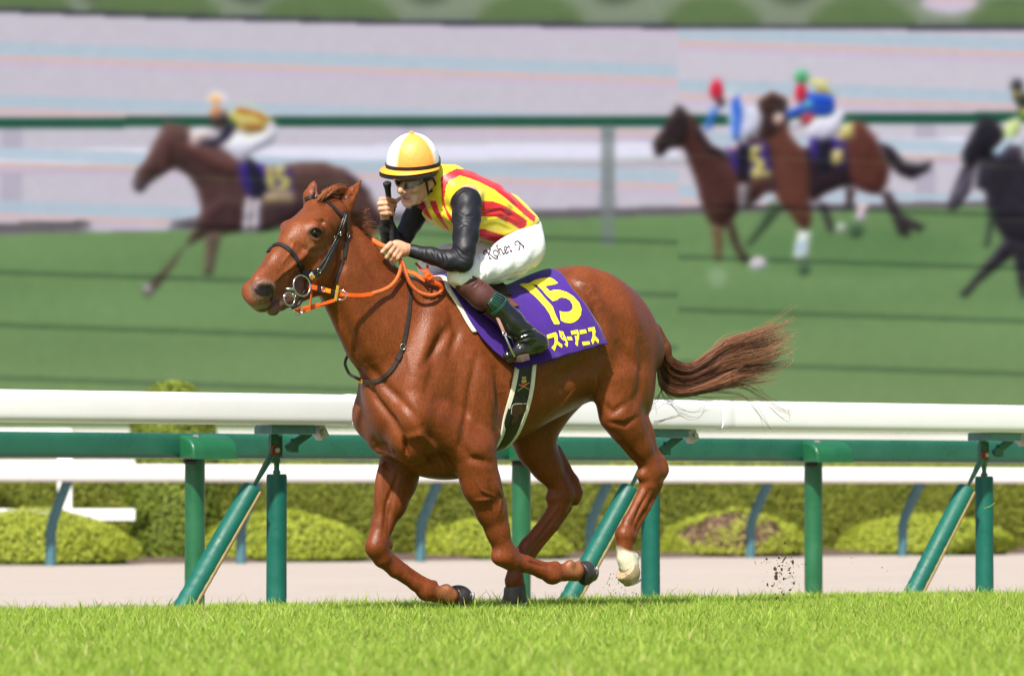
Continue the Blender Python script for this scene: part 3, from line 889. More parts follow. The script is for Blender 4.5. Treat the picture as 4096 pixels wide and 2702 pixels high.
    poly([(700, 520), (770, 478), (840, 515), (852, 600), (860, 700), (930, 770), (965, 900), (965, 1050), (975, 1150), (940, 1225), (895, 1165), (850, 1100), (800, 1062), (775, 980), (755, 870), (720, 760), (690, 640)], (94, 57, 48), s, o)
    poly([(690, 540), (770, 480), (845, 520), (840, 640), (760, 720), (690, 740)], (56, 40, 40), s, o)
    poly([(640, 700), (760, 740), (800, 1000), (740, 1010), (640, 860)], (64, 46, 46), s, o)
    poly([(905, 1205), (972, 1210), (952, 1350), (885, 1352)], (206, 214, 214), s, o); ell(935, 1400, 30, 40, (70, 92, 70), s, o)
    poly([(760, 1040), (830, 1080), (730, 1200), (650, 1290), (630, 1270), (700, 1160)], (66, 84, 62), s, o)
    poly([(284, 545), (322, 590), (372, 620), (402, 690), (440, 750), (520, 790), (560, 830), (620, 900), (750, 960), (742, 1000), (650, 1085), (590, 1100), (562, 1150), (520, 1190), (480, 1205), (430, 1140), (390, 1040), (370, 950), (330, 840), (300, 770), (230, 772), (192, 812), (162, 812), (148, 740), (190, 690), (230, 620), (268, 580)], (72, 46, 43), s, o)
    poly([(282, 545), (330, 600), (330, 700), (290, 760), (230, 768), (190, 812), (160, 810), (148, 740), (190, 690), (232, 620)], (46, 38, 40), s, o)
    poly([(345, 600), (400, 690), (440, 750), (520, 795), (560, 850), (440, 800), (380, 720)], (40, 33, 37), s, o)
    poly([(450, 1180), (512, 1185), (505, 1360), (475, 1362), (462, 1260)], (104, 82, 62), s, o); fill(smooth(-np.hypot((X - 2869) / 1.0, Y - 1108), -56, -20), (150, 174, 140), .6)
    poly([(520, 1140), (565, 1155), (600, 1285), (655, 1360), (620, 1382), (560, 1270)], (62, 40, 40), s, o); ell(695, 1378, 46, 34, (188, 194, 192), s, o)
    poly([(520, 760), (740, 750), (768, 900), (640, 940), (570, 890)], (58, 42, 118), s, o)
    poly([(655, 765), (712, 762), (714, 792), (684, 796), (686, 820), (722, 835), (730, 880), (700, 912), (660, 905), (660, 880), (695, 872), (690, 850), (655, 848)], (210, 198, 96), s, o)
    poly([(650, 905), (762, 890), (764, 925), (660, 940)], (170, 156, 100), s, o)
    poly([(585, 740), (650, 750), (650, 955), (590, 945)], (32, 30, 40), s, o); poly([(585, 960), (655, 960), (640, 1095), (598, 1095)], (104, 96, 98), s, o)
    poly([(605, 965), (620, 965), (612, 1090), (600, 1090)], (176, 170, 178), s, o)
    poly([(515, 445), (600, 450), (642, 520), (692, 560), (718, 620), (702, 685), (620, 735), (555, 735), (548, 640), (528, 540)], (208, 210, 230), s, o)
    poly([(545, 515), (602, 478), (616, 600), (592, 735), (560, 735), (562, 620)], (58, 106, 208), s, o); poly([(458, 556), (492, 570), (442, 682), (412, 672)], (62, 110, 208), s, o)
    ell(565, 770, 24, 24, (214, 168, 162), s, o)
    ell(500, 535, 24, 26, (52, 44, 50), s, o); ell(479, 470, 39, 56, (196, 44, 66), s, o)
    poly([(955, 720), (1150, 720), (1158, 880), (980, 835)], (58, 42, 118), s, o); poly([(1000, 720), (1080, 720), (1080, 900), (1010, 900)], (34, 32, 44), s, o)
    poly([(1086, 785), (1140, 778), (1136, 852), (1084, 862)], (198, 184, 100), s, o); poly([(1108, 662), (1190, 640), (1198, 712), (1120, 742)], (200, 186, 116), s, o)
    poly([(955, 620), (1080, 590), (1128, 535), (1148, 610), (1122, 692), (1030, 734), (958, 702)], (216, 212, 232), s, o)
    poly([(958, 418), (1040, 418), (1105, 495), (1000, 486)], (196, 178, 84), s, o)
    poly([(955, 480), (1090, 498), (1102, 580), (1060, 612), (980, 600), (940, 592), (850, 622), (828, 592), (920, 550)], (36, 74, 178), s, o)
    ell(955, 545, 26, 26, (92, 176, 222), s, o)
    poly([(918, 612), (985, 588), (982, 632), (930, 654)], (206, 46, 66), s, o); ell(890, 648, 34, 24, (214, 204, 222), s, o)
    ell(805, 622, 28, 34, (214, 176, 162), s, o); ell(918, 484, 34, 54, (194, 42, 62), s, o); ell(922, 402, 35, 38, (72, 158, 106), s, o)
    dk = (44, 40, 48)
    poly([(1850, 800), (1950, 760), (2700, 720), (2900, 1100), (2500, 1300), (2000, 1285), (1900, 1120), (1880, 1000), (1830, 980)], dk, s, o)
    poly([(1798, 720), (1840, 640), (1872, 596), (1940, 630), (2010, 720), (1960, 820), (1850, 830), (1820, 900), (1802, 1000), (1742, 1085), (1698, 1105), (1698, 1040), (1740, 930), (1770, 860), (1758, 790)], (36, 34, 40), s, o)
    poly([(1720, 1000), (1800, 880), (1820, 900), (1790, 1010), (1710, 1095)], (84, 78, 92), s, o)
    poly([(1990, 1240), (1920, 1330), (1850, 1420), (1790, 1500), (1745, 1540), (1780, 1555), (1850, 1475), (2070, 1300)], dk, s, o)
    poly([(1905, 1100), (1940, 1100), (1902, 1290), (1875, 1290)], (54, 66, 56), s, o); poly([(2010, 1250), (2120, 1280), (2090, 1560), (2075, 1560)], dk, s, o)
    poly([(2060, 700), (2300, 620), (2300, 800), (2085, 860)], (150, 150, 160), s, o)
    poly([(2020, 500), (2300, 440), (2300, 620), (2085, 610)], (52, 52, 42), s, o); poly([(2070, 570), (2200, 560), (2200, 600), (2080, 615)], (190, 182, 70), s, o)
    poly([(1985, 640), (2062, 606), (2068, 660), (2022, 745), (1982, 722)], (196, 216, 140), s, o); poly([(1988, 718), (2034, 722), (1962, 822), (1915, 802)], (170, 190, 226), s, o)
    ell(2048, 450, 32, 38, (50, 50, 54), s, o); ell(2042, 490, 26, 14, (140, 132, 60), s, o)
    FIG[0] = False
    # soft focus of the broadcast picture
    def blur(a, sig, ax):
        r = int(3 * sig) + 1; k = np.exp(-0.5 * (np.arange(-r, r + 1) / sig) ** 2); k /= k.sum()
        p = np.pad(a, [(r, r) if i == ax else (0, 0) for i in range(3)], mode='edge')
        out = np.zeros_like(a)
        for i, w in enumerate(k): out += w * np.take(p, range(i, i + a.shape[ax]), ax)
        return out
    A = blur(blur(A, 1.4, 1), 1.2, 0)
    T_ = blur(blur(A[:110], 4, 1), 2.5, 0); w_ = smooth(ytop[:110] - Y[:110], 14, 44)[..., None]; A[:110] = A[:110] * (1 - w_) + T_ * w_
    # scan bands of the display: one phase left of the seam, another right of it
    t = np.mod(Y - 0.0337 * X - np.where(right, 58, 0), 211)
    lum = A.mean(2)
    light = smooth(lum, 150, 185)
    def band(lo, hi): return smooth(t, lo - 3, lo + 3) * (1 - smooth(t, hi - 3, hi + 3))
    def tint(mask, c, amt):
        nonlocal A
        m = (mask * light * amt)[..., None]; A = A * (1 - m) + np.array(c, float) * m
    tint(np.maximum(smooth(t, 164, 170), 1 - smooth(t, 2, 8)), (176, 196, 210), 0.8)
    tint(band(12, 34), (214, 184, 180), 0.75); tint(band(36, 58), (204, 186, 210), 0.7)
    m = ((band(22, 46) * (1 - light)) * np.where(Y > yk, 0.36, 0.07))[..., None]
    A = A * (1 - m) + A * np.array([0.45, 0.5, 0.6]) * m
    m = ((band(46, 54) * (1 - light)) * 0.14)[..., None]; A = A * (1 - m) + np.array([130., 160, 80]) * m
    A += rg.normal(0, 1.2, A.shape) + 0.8 * tex[..., None]
    A = np.clip(A, 0, 255) / 255
    lin = np.where(A <= 0.04045, A / 12.92, ((A + 0.055) / 1.055) ** 2.4)
    return xs, ys, lin

def video_screen():
    xs, ys, pic = video_picture()
    ya = math.radians(22); D0 = 96.0
    u = np.array([math.cos(ya), math.sin(ya), 0]); nrm = np.array([math.sin(ya), -math.cos(ya), 0])
    C0 = np.array([0, D0, 0.0])
    def on(px, py):
        d = ray(px, py); t = (nrm @ (C0 - CAM)) / (nrm @ d); q = CAM + d * t - C0; return q @ u, q[2]
    s0, _ = on(-900, 1000); s1, _ = on(5000, 1000); sm, _ = on(2708, 1000)
    zb = 0.5 * (on(0, 1709)[1] + on(4096, 1733)[1]); zt = on(2048, -380)[1]
    o = empty('video_screen', tuple(C0), 'huge outdoor video screen showing a blurred horse race', 'screen', rot=ya)
    m = bpy.data.materials.new('lit_display'); m.use_nodes = True
    N = m.node_tree.nodes; K = m.node_tree.links; N.remove(N['Principled BSDF'])
    em = N.new('ShaderNodeEmission'); at = N.new('ShaderNodeVertexColor'); at.layer_name = 'Col'
    em.inputs['Strength'].default_value = 2 ** -EXPOSURE
    K.new(at.outputs['Color'], em.inputs['Color']); K.new(em.outputs[0], N['Material Output'].inputs[0])
    for a, b, n in ((s0, sm, 470), (sm, s1, 300)):
        nz = 300
        S, Z = np.meshgrid(np.linspace(a, b, n), np.linspace(zb, zt, nz))
        Pw = C0 + S[..., None] * u + Z[..., None] * np.array([0, 0, 1.0])
        px, py = project(Pw.reshape(-1, 3))
        fx = np.clip((px - xs[0]) / 6.0, 0, len(xs) - 1.001); fy = np.clip((py - ys[0]) / 6.0, 0, len(ys) - 1.001)
        ix, iy = fx.astype(int), fy.astype(int); ax, ay = (fx - ix)[:, None], (fy - iy)[:, None]
        c = (pic[iy, ix] * (1 - ax) + pic[iy, ix + 1] * ax) * (1 - ay) + (pic[iy + 1, ix] * (1 - ax) + pic[iy + 1, ix + 1] * ax) * ay
        V = np.stack([S.ravel(), np.zeros(S.size), Z.ravel()], 1)
        i = np.arange(n * nz).reshape(nz, n)
        F = np.stack([i[:-1, :-1], i[:-1, 1:], i[1:, 1:], i[1:, :-1]], -1).reshape(-1, 4)
        obj('display_panel', new_mesh('display_panel', V, F, [m], False, col=c), o)
    mf = mat('screen_housing', (0.52, 0.50, 0.48), 0.6, 0.3, noise=0.05, nscale=0.6)
    mb = MB(); w = s1 - s0; cx = (s0 + s1) / 2; dp = 2.5
    mb.box((cx, dp / 2 + 0.05, (zb + zt) / 2), (w + 0.6, dp, zt - zb + 0.4))
    obj('housing', mb.mesh('housing', [mat('screen_back', (0.06, 0.06, 0.065), 0.6, 0.3)], sharp=30), o)
    mb = MB()
    mb.box((cx, -0.02, zb - 0.21), (w + 0.7, 0.3, 0.4)); mb.box((cx, -0.02, zt + 0.2), (w + 0.7, 0.3, 0.38))
    for sx in (s0 - 0.2, s1 + 0.2): mb.box((sx, -0.02, (zb + zt) / 2), (0.39, 0.3, zt - zb - 0.02))
    obj('frame', mb.mesh('frame', [mf], sharp=30), o)
    mb = MB(); mb.box((cx, dp / 2 + 0.2, (zb - 0.42 + ZF) / 2 - 0.1), (w, dp - 0.6, zb - 0.44 - ZF + 0.2)); obj('base_wall', mb.mesh('base_wall', [mf], sharp=30), o)
video_screen()
# ------------------------------------------------------------------ the horse
LATY = np.array([0, 1.0, 0])
HD = math.radians(15)                                   # the head is turned a little further towards the camera than the body
HF = np.array([math.cos(HD), math.sin(HD), 0]); HL = np.array([-math.sin(HD), math.cos(HD), 0])
HP0 = H(1345, 830, 0.0)
def HH(px, py, yl):
    o = L(CAM); d = ray(px, py) @ ROT
    return o + d * ((yl - (o - HP0) @ HL) / (d @ HL))

def horse_field():
    f = Field((-1.06, -0.42, -0.02), (1.58, 0.42, 2.12), 0.0072)
    # trunk
    st = [(1560, 1330, 1800, .13), (1620, 1250, 1850, .17), (1690, 1150, 1885, .205), (1760, 1100, 1880, .225), (1850, 1122, 1850, .245), (1950, 1150, 1812, .27),
          (2050, 1150, 1762, .285), (2150, 1102, 1700, .29), (2250, 1066, 1648, .28), (2330, 1060, 1610, .265), (2420, 1092, 1590, .24), (2500, 1150, 1570, .205), (2560, 1228, 1540, .16), (2612, 1335, 1480, .09)]
    X, zc, ry, rz = [], [], [], []
    for px, t, b, r in st:
        a, c = H(px, t, 0), H(px, b, 0)
        X.append(a[0]); zc.append((a[2] + c[2]) / 2); rz.append((a[2] - c[2]) / 2); ry.append(r)
    f.loft(X, zc, ry, rz, p=2.15)
    K = 0.05
    # neck
    nk = [(1695, 1395, .280, .60), (1612, 1350, .250, .58), (1530, 1283, .205, .54), (1452, 1176, .166, .54), (1384, 1075, .148, .56), (1345, 985, .130, .62)]
    for (ax, ay, ar, s1), (bx, by, br, s2) in zip(nk[:-1], nk[1:]):
        f.cone(H(ax, ay, 0), H(bx, by, 0), ar, br, 0.07, (s1 + s2) / 2)
    # chest
    f.ell(H(1600, 1600, 0), (.17, .20, .24), np.eye(3), 0.08)
    for sgn, (x, y) in ((-1, (1560, 1715)), (1, (1655, 1745))):
        f.ell(H(x, y, sgn * .095), (.13, .10, .135), np.eye(3), 0.035)
    f.bar(H(1640, 1840, 0), H(1860, 1890, 0), .05, .12, LATY, 0.06)
    # shoulders: near and far
    for sg, dx in ((1, 0), (-1, -193)):
        f.bar(H(1800 + dx * .55, 1130, sg * .10), H(1650 + dx, 1690, sg * .185), .125, .07, LATY, 0.05)
        f.bar(H(1740 + dx * .8, 1260, sg * .13), H(1665 + dx, 1660, sg * .20), .055, .045, LATY, 0.035)
        f.ell(H(1662 + dx + (12 if sg < 0 else 0), 1668, sg * .170), (.085, .072, .10), np.eye(3), 0.05)
        f.bar(H(1845 + dx, 1330, sg * .175), H(1958 + dx, 1810, sg * .195), .105, .07, LATY, 0.045)
        f.bar(H(1700 + dx, 1640, sg * .185), H(1930 + dx, 1830, sg * .195), .095, .07, LATY, 0.045)
    # near foreleg (folded back)
    def chain(pts, Y, k=0.03, sq=0.85):
        for (ax, ay, ar, *e), (bx, by, br, *g) in zip(pts[:-1], pts[1:]):
            ya = e[0] if e else Y; yb = g[0] if g else Y
            f.cone(H(ax, ay, ya), H(bx, by, yb), ar, br, k, sq)
    chain([(1890, 1800, .115, .19), (1925, 1940, .092, .185), (1962, 2040, .070, .175), (1990, 2120, .054, .17), (2012, 2190, .050, .165)], .17, .03, .85)
    f.bar(H(1900, 1900, .2), H(1965, 2090, .185), .05, .03, LATY, 0.02)
    f.bar(H(1960, 1860, .19), H(2020, 2110, .175), .03, .03, LATY, 0.02)
    chain([(2012, 2188, .048), (2020, 2222, .052), (2045, 2244, .046)], .165, .015, .9)
    f.ball(H(1995, 2225, .165), .036, 0.02); f.ball(H(2058, 2200, .165), .022, 0.02)
    chain([(2050, 2240, .040), (2100, 2256, .036), (2165, 2280, .036), (2205, 2291, .044)], .165, .012, .78)
    chain([(2060, 2218, .016), (2110, 2234, .016), (2180, 2262, .018), (2215, 2268, .024)], .165, .008, .9)
    chain([(2205, 2291, .046), (2255, 2288, .037), (2300, 2284, .048)], .165, .02, .9)
    f.ball(H(2213, 2306, .165), (.035, .04, .03), 0.02)
    f.ball(H(2280, 2258, .18), .026, 0.012); f.ball(H(2318, 2262, .15), .028, 0.012); f.ball(H(2222, 2258, .165), .02, 0.012)
    # far foreleg
    chain([(1615, 1790, .115, -.185), (1588, 1920, .096, -.18), (1563, 2010, .076, -.18), (1532, 2090, .052, -.175), (1516, 2150, .050, -.17)], -.17, .03, .85)
    f.bar(H(1530, 1850, -.165), H(1520, 2080, -.165), .035, .03, LATY, 0.02)
    f.bar(H(1590, 1880, -.16), H(1552, 2080, -.165), .03, .03, LATY, 0.015)
    chain([(1515, 2150, .048), (1508, 2190, .053), (1528, 2228, .047)], -.17, .015, .9)
    f.ball(H(1500, 2180, -.165), .042, 0.02); f.ball(H(1552, 2178, -.17), .025, 0.02)
    chain([(1530, 2232, .041), (1580, 2278, .035), (1660, 2330, .034), (1705, 2362, .043)], -.17, .012, .8)
    chain([(1560, 2218, .016), (1620, 2268, .016), (1690, 2318, .018), (1722, 2335, .022)], -.17, .008, .9)
    chain([(1705, 2362, .043), (1745, 2374, .035), (1800, 2382, .045)], -.17, .02, .9)
    f.ball(H(1738, 2332, -.17), .016, 0.012); f.ball(H(1785, 2358, -.16), .03, 0.014)
    # near hind quarter
    f.bar(H(2395, 1110, .12), H(2535, 1690, .15), .165, .12, LATY, 0.05)
    f.bar(H(2535, 1240, .09), H(2565, 1680, .135), .080, .085, LATY, 0.05)
    f.bar(H(2300, 1085, .10), H(2480, 1330, .14), .10, .07, LATY, 0.05)
    f.ball(H(2325, 1140, .13), .05, 0.07)
    chain([(2460, 1520, .125, .16), (2478, 1650, .098, .17), (2515, 1715, .080, .165), (2555, 1780, .062, .16), (2594, 1850, .050, .155)], .16, .04, .8)
    f.bar(H(2405, 1500, .17), H(2455, 1670, .185), .05, .045, LATY, 0.03)
    f.bar(H(2560, 1640, .165), H(2610, 1800, .155), .035, .035, LATY, 0.02)
    chain([(2590, 1760, .03), (2640, 1850, .030), (2652, 1876, .032)], .152, .02, .8)
    chain([(2592, 1850, .052), (2604, 1890, .054), (2596, 1935, .047)], .152, .02, .85)
    f.ball(H(2640, 1888, .152), (.035, .03, .045), 0.02); f.ball(H(2570, 1900, .155), .03, 0.02); f.ball(H(2632, 1930, .16), .026, 0.015)
    chain([(2596, 1935, .044), (2560, 2010, .036), (2518, 2085, .035), (2500, 2135, .044)], .150, .012, .82)
    chain([(2635, 1945, .018), (2590, 2030, .017), (2545, 2105, .019), (2528, 2142, .025)], .150, .008, .9)
    chain([(2498, 2140, .047), (2497, 2185, .037), (2505, 2230, .043), (2515, 2258, .050)], .150, .018, .95)
    f.ball(H(2520, 2150, .15), .032, 0.015); f.ball(H(2535, 2228, .15), .026, 0.014)
    # far hind quarter
    f.bar(H(2300, 1130, -.12), H(2160, 1760, -.15), .16, .11, LATY, 0.05)
    f.bar(H(2430, 1240, -.10), H(2250, 1650, -.13), .10, .085, LATY, 0.05)
    chain([(2190, 1560, .14, -.14), (2130, 1720, .115, -.155), (2145, 1790, .092, -.155), (2185, 1860, .070, -.15), (2232, 1930, .055, -.15)], -.15, .04, .8)
    chain([(2225, 1800, .03), (2290, 1925, .030), (2308, 1965, .032)], -.15, .02, .8)
    chain([(2232, 1930, .055), (2248, 1975, .060), (2235, 2020, .050)], -.15, .02, .85)
    f.ball(H(2298, 1985, -.15), (.035, .03, .045), 0.02); f.ball(H(2210, 1990, -.15), .035, 0.02)
    chain([(2235, 2020, .048), (2190, 2090, .040), (2110, 2180, .037), (2072, 2235, .042)], -.15, .012, .82)
    chain([(2275, 2030, .018), (2222, 2105, .018), (2150, 2190, .018), (2110, 2245, .02)], -.15, .008, .9)
    chain([(2075, 2235, .043), (2062, 2280, .035), (2058, 2320, .044), (2062, 2342, .046)], -.15, .018, .95)
    # head
    f.ell(HH(1312, 868, 0), (.105, .09, .098), np.eye(3), 0.04)
    hc = lambda a, b, ra, rb, k=0.03, sq=1.0: f.cone(HH(*a), HH(*b), ra, rb, k, sq, HL)
    hc((1290, 882, 0), (1205, 958, 0), .105, .098, .03, 1.0)
    hc((1205, 958, 0), (1125, 1058, 0), .098, .080, .03, .82)
    hc((1125, 1058, 0), (1046, 1142, 0), .080, .066, .03, .74)
    RH = np.stack([HF, HL, EZ], 1)
    for sg in (1, -1):
        f.ell(HH(1302 if sg > 0 else 1250, 1042, sg * .042), (.125, .046, .13), RH, 0.03)
        f.ball(HH(1262 if sg > 0 else 1152, 914, sg * .084), (.04, .036, .036), 0.03)
        f.cone(HH(1255 if sg > 0 else 1190, 985, sg * .068), HH(1165 if sg > 0 else 1110, 1065, sg * .052), .016, .010, 0.02)
        f.ell(HH(1050 if sg > 0 else 998, 1165, sg * .040), (.044, .030, .046), RH, 0.02)
    hc((1262, 1112, 0), (1120, 1200, 0), .082, .050, .04, .62)
    f.ell(HH(1030, 1190, 0), (.055, .050, .052), RH, 0.025)
    f.ell(HH(1048, 1222, 0), (.050, .040, .032), RH, 0.014)
    f.ell(HH(1092, 1240, 0), (.030, .030, .026), RH, 0.010)
    hc((1120, 1205, 0), (1085, 1232, 0), .036, .028, .015, .8)
    # nostrils, mouth line, the hollow above the eye, eye sockets
    f.ell(HH(1054, 1163, .084), (.039, .028, .027), RH, 0.010, 'cut')
    f.ell(HH(992, 1160, -.080), (.030, .022, .022), RH, 0.010, 'cut')
    f.cone(HH(1140, 1196, .07), HH(1085, 1222, .066), .004, .007, .008, op='cut'); f.cone(HH(1085, 1222, .065), HH(1030, 1238, .04), .007, .006, .008, op='cut')
    f.ball(HH(1285, 885, .098), (.020, .016, .016), 0.02, 'cut')
    f.ball(HH(1262, 934, .112), (.024, .020, .021), 0.012, 'cut')
    # ears
    e = lambda a, b, ra, rb: f.cone(HH(*a), HH(*b), ra, rb, .012, .62, HF)
    e = lambda a, b, ra, rb: f.cone(HH(*a), HH(*b), ra, rb, .012, .95, HF)
    e((1384, 835, .045), (1390, 800, .05), .036, .036); e((1390, 800, .05), (1412, 768, .055), .036, .026); e((1412, 768, .055), (1447, 718, .06), .026, .003)
    e = lambda a, b, ra, rb: f.cone(HH(*a), HH(*b), ra, rb, .012, .7, HF)
    e((1240, 825, -.052), (1242, 785, -.056), .034, .036); e((1242, 785, -.056), (1252, 750, -.06), .036, .022); e((1252, 750, -.06), (1258, 721, -.062), .022, .003)
    f.cone(HH(1398, 800, .088), HH(1436, 738, .075), .012, .003, .006, op='cut'); f.cone(HH(1262, 792, -.02), HH(1262, 745, -.04), .012, .004, .006, op='cut')
    return f

hf = horse_field()
HV, HFc = hf.net(1)
del hf
HN = normals(HV, HFc)
hpx, hpy = project(W(HV))
tocam = L(CAM) - HV; tocam /= np.linalg.norm(tocam, axis=1)[:, None]
facing = (HN * tocam).sum(1)
# fine relief: grooves (<0) and ridges (>0) between the muscles
def relief(line, width, depth, ymin=None, ymax=None):
    global HV
    d, t = seg_dist(hpx, hpy, line)
    m = np.exp(-0.5 * (d / (width * .85)) ** 2) * smooth(facing, 0.05, 0.35) * np.sin(np.clip(t, 0.04, 0.96) * math.pi) ** 0.5
    if ymin is not None: m *= (HV[:, 1] > ymin)
    if ymax is not None: m *= (HV[:, 1] < ymax)
    HV = HV + HN * (m * depth * 2.2)[:, None]
N_ = -1
relief([(1800, 1300), (1725, 1420), (1690, 1470)], 16, -.008, .02)                       # shoulder blade
relief([(1800, 1240), (1830, 1330), (1800, 1420)], 14, -.006, .02)
relief([(1905, 1420), (1880, 1560), (1865, 1680), (1840, 1780)], 12, -.006, .05)
relief([(1985, 1480), (1995, 1600), (1985, 1720)], 14, -.007, .05)
relief([(1440, 1480), (1500, 1590), (1570, 1680), (1615, 1755)], 12, -.009)              # neck to breast
relief([(1470, 1450), (1540, 1540), (1640, 1640), (1690, 1700)], 16, -.007)
relief([(1615, 1755), (1622, 1790), (1625, 1830)], 9, -.014)
relief([(1620, 1752), (1680, 1735), (1740, 1790), (1780, 1860)], 12, .008)
relief([(1700, 1800), (1735, 1850), (1770, 1880)], 10, -.006)
relief([(1500, 1760), (1560, 1800), (1620, 1850), (1700, 1885)], 12, -.006)
relief([(1850, 1770), (1880, 1830), (1960, 1850)], 13, -.007, .05)
relief([(1900, 2000), (1960, 1995), (1975, 2000)], 5, .004, .05)
relief([(1960, 1930), (1975, 2050), (2005, 2150)], 9, -.004, .05)
relief([(1590, 1900), (1548, 2010), (1535, 2140)], 7, -.006, None, 0)
relief([(1575, 1960), (1556, 2060), (1550, 2150)], 6, -.005, None, 0)
relief([(1395, 880), (1450, 1010), (1520, 1130), (1580, 1190)], 18, -.006)               # along the neck
relief([(1330, 1190), (1390, 1330), (1450, 1480)], 22, -.007)
relief([(1380, 1150), (1440, 1320), (1500, 1450)], 22, .006)
relief([(1905, 1430), (1960, 1560), (1965, 1680)], 30, .006, .05)
relief([(1740, 1250), (1700, 1380), (1660, 1520)], 26, .006, .03)
relief([(1760, 1330), (1735, 1480), (1700, 1600)], 20, -.006, .05)
relief([(1800, 1480), (1790, 1600), (1760, 1720)], 26, .005, .05)
relief([(2010, 1560), (2020, 1660), (2000, 1740)], 16, -.008, .05)
relief([(2150, 1500), (2230, 1440), (2330, 1380)], 26, .004, .05)
relief([(2480, 1180), (2540, 1280), (2580, 1380)], 26, .005, .03)
relief([(2450, 1250), (2490, 1350), (2480, 1460)], 24, -.005, .03)
relief([(2370, 1190), (2400, 1300), (2410, 1420), (2380, 1480)], 16, -.011, .02)         # flank to thigh
relief([(2300, 1120), (2360, 1150), (2400, 1220)], 14, .007, .02)
relief([(2560, 1330), (2575, 1450), (2560, 1560), (2520, 1650)], 14, -.006, .02)
relief([(2480, 1380), (2520, 1440), (2560, 1480)], 16, -.005, .02)
relief([(2378, 1500), (2372, 1560), (2400, 1620)], 12, .009, .05)
relief([(2440, 1690), (2500, 1700), (2545, 1670)], 9, -.006, .05)
relief([(2240, 1540), (2300, 1480), (2360, 1420)], 30, -.010, .02)
relief([(2410, 1610), (2450, 1650), (2520, 1600)], 12, -.005, .05)
relief([(2480, 1760), (2540, 1830), (2580, 1860)], 9, -.005, .05)
relief([(2600, 1960), (2560, 2030), (2530, 2100)], 6, -.006, .05)
relief([(2240, 2040), (2190, 2110), (2130, 2190)], 7, -.006, None, 0)
relief([(1640, 2290), (1700, 2330)], 6, -.004, None, 0); relief([(2110, 2245), (2190, 2268)], 5, -.004, .05)
relief([(1180, 960), (1215, 1000), (1260, 1010), (1300, 1000)], 10, -.005)               # face
relief([(1250, 985), (1200, 1040), (1160, 1075)], 7, .007); relief([(1215, 1035), (1180, 1090), (1150, 1130)], 14, -.006)
relief([(1225, 1000), (1130, 1100), (1090, 1130)], 6, .003)
relief([(1300, 870), (1285, 900), (1300, 930)], 7, -.004); relief([(1270, 870), (1310, 880), (1330, 905)], 5, .004)
relief([(1110, 1150), (1130, 1110), (1155, 1090)], 6, -.005); relief([(1120, 1165), (1150, 1130), (1165, 1100)], 6, .004)
relief([(1016, 1175), (1022, 1140), (1055, 1128), (1090, 1148), (1088, 1185)], 7, .007)  # rim of the nostril
relief([(1130, 900), (1180, 860), (1220, 830)], 10, -.003); relief([(1238, 925), (1262, 905), (1288, 925)], 5, .005); relief([(1240, 945), (1262, 960), (1285, 950)], 5, .004)
relief([(1360, 970), (1370, 1060), (1330, 1150)], 14, -.010)                             # behind the jaw
# veins
for ln in ([(1900, 1910), (1925, 1960), (1980, 1985)], [(1985, 1930), (2005, 1990), (1995, 2060)], [(2440, 1720), (2480, 1760), (2490, 1800)], [(1200, 1050), (1170, 1110), (1180, 1150)], [(1130, 1050), (1160, 1010), (1180, 960)], [(2300, 1560), (2250, 1610), (2180, 1660)]):
    relief(ln, 3.5, .0035)
HN = normals(HV, HFc)
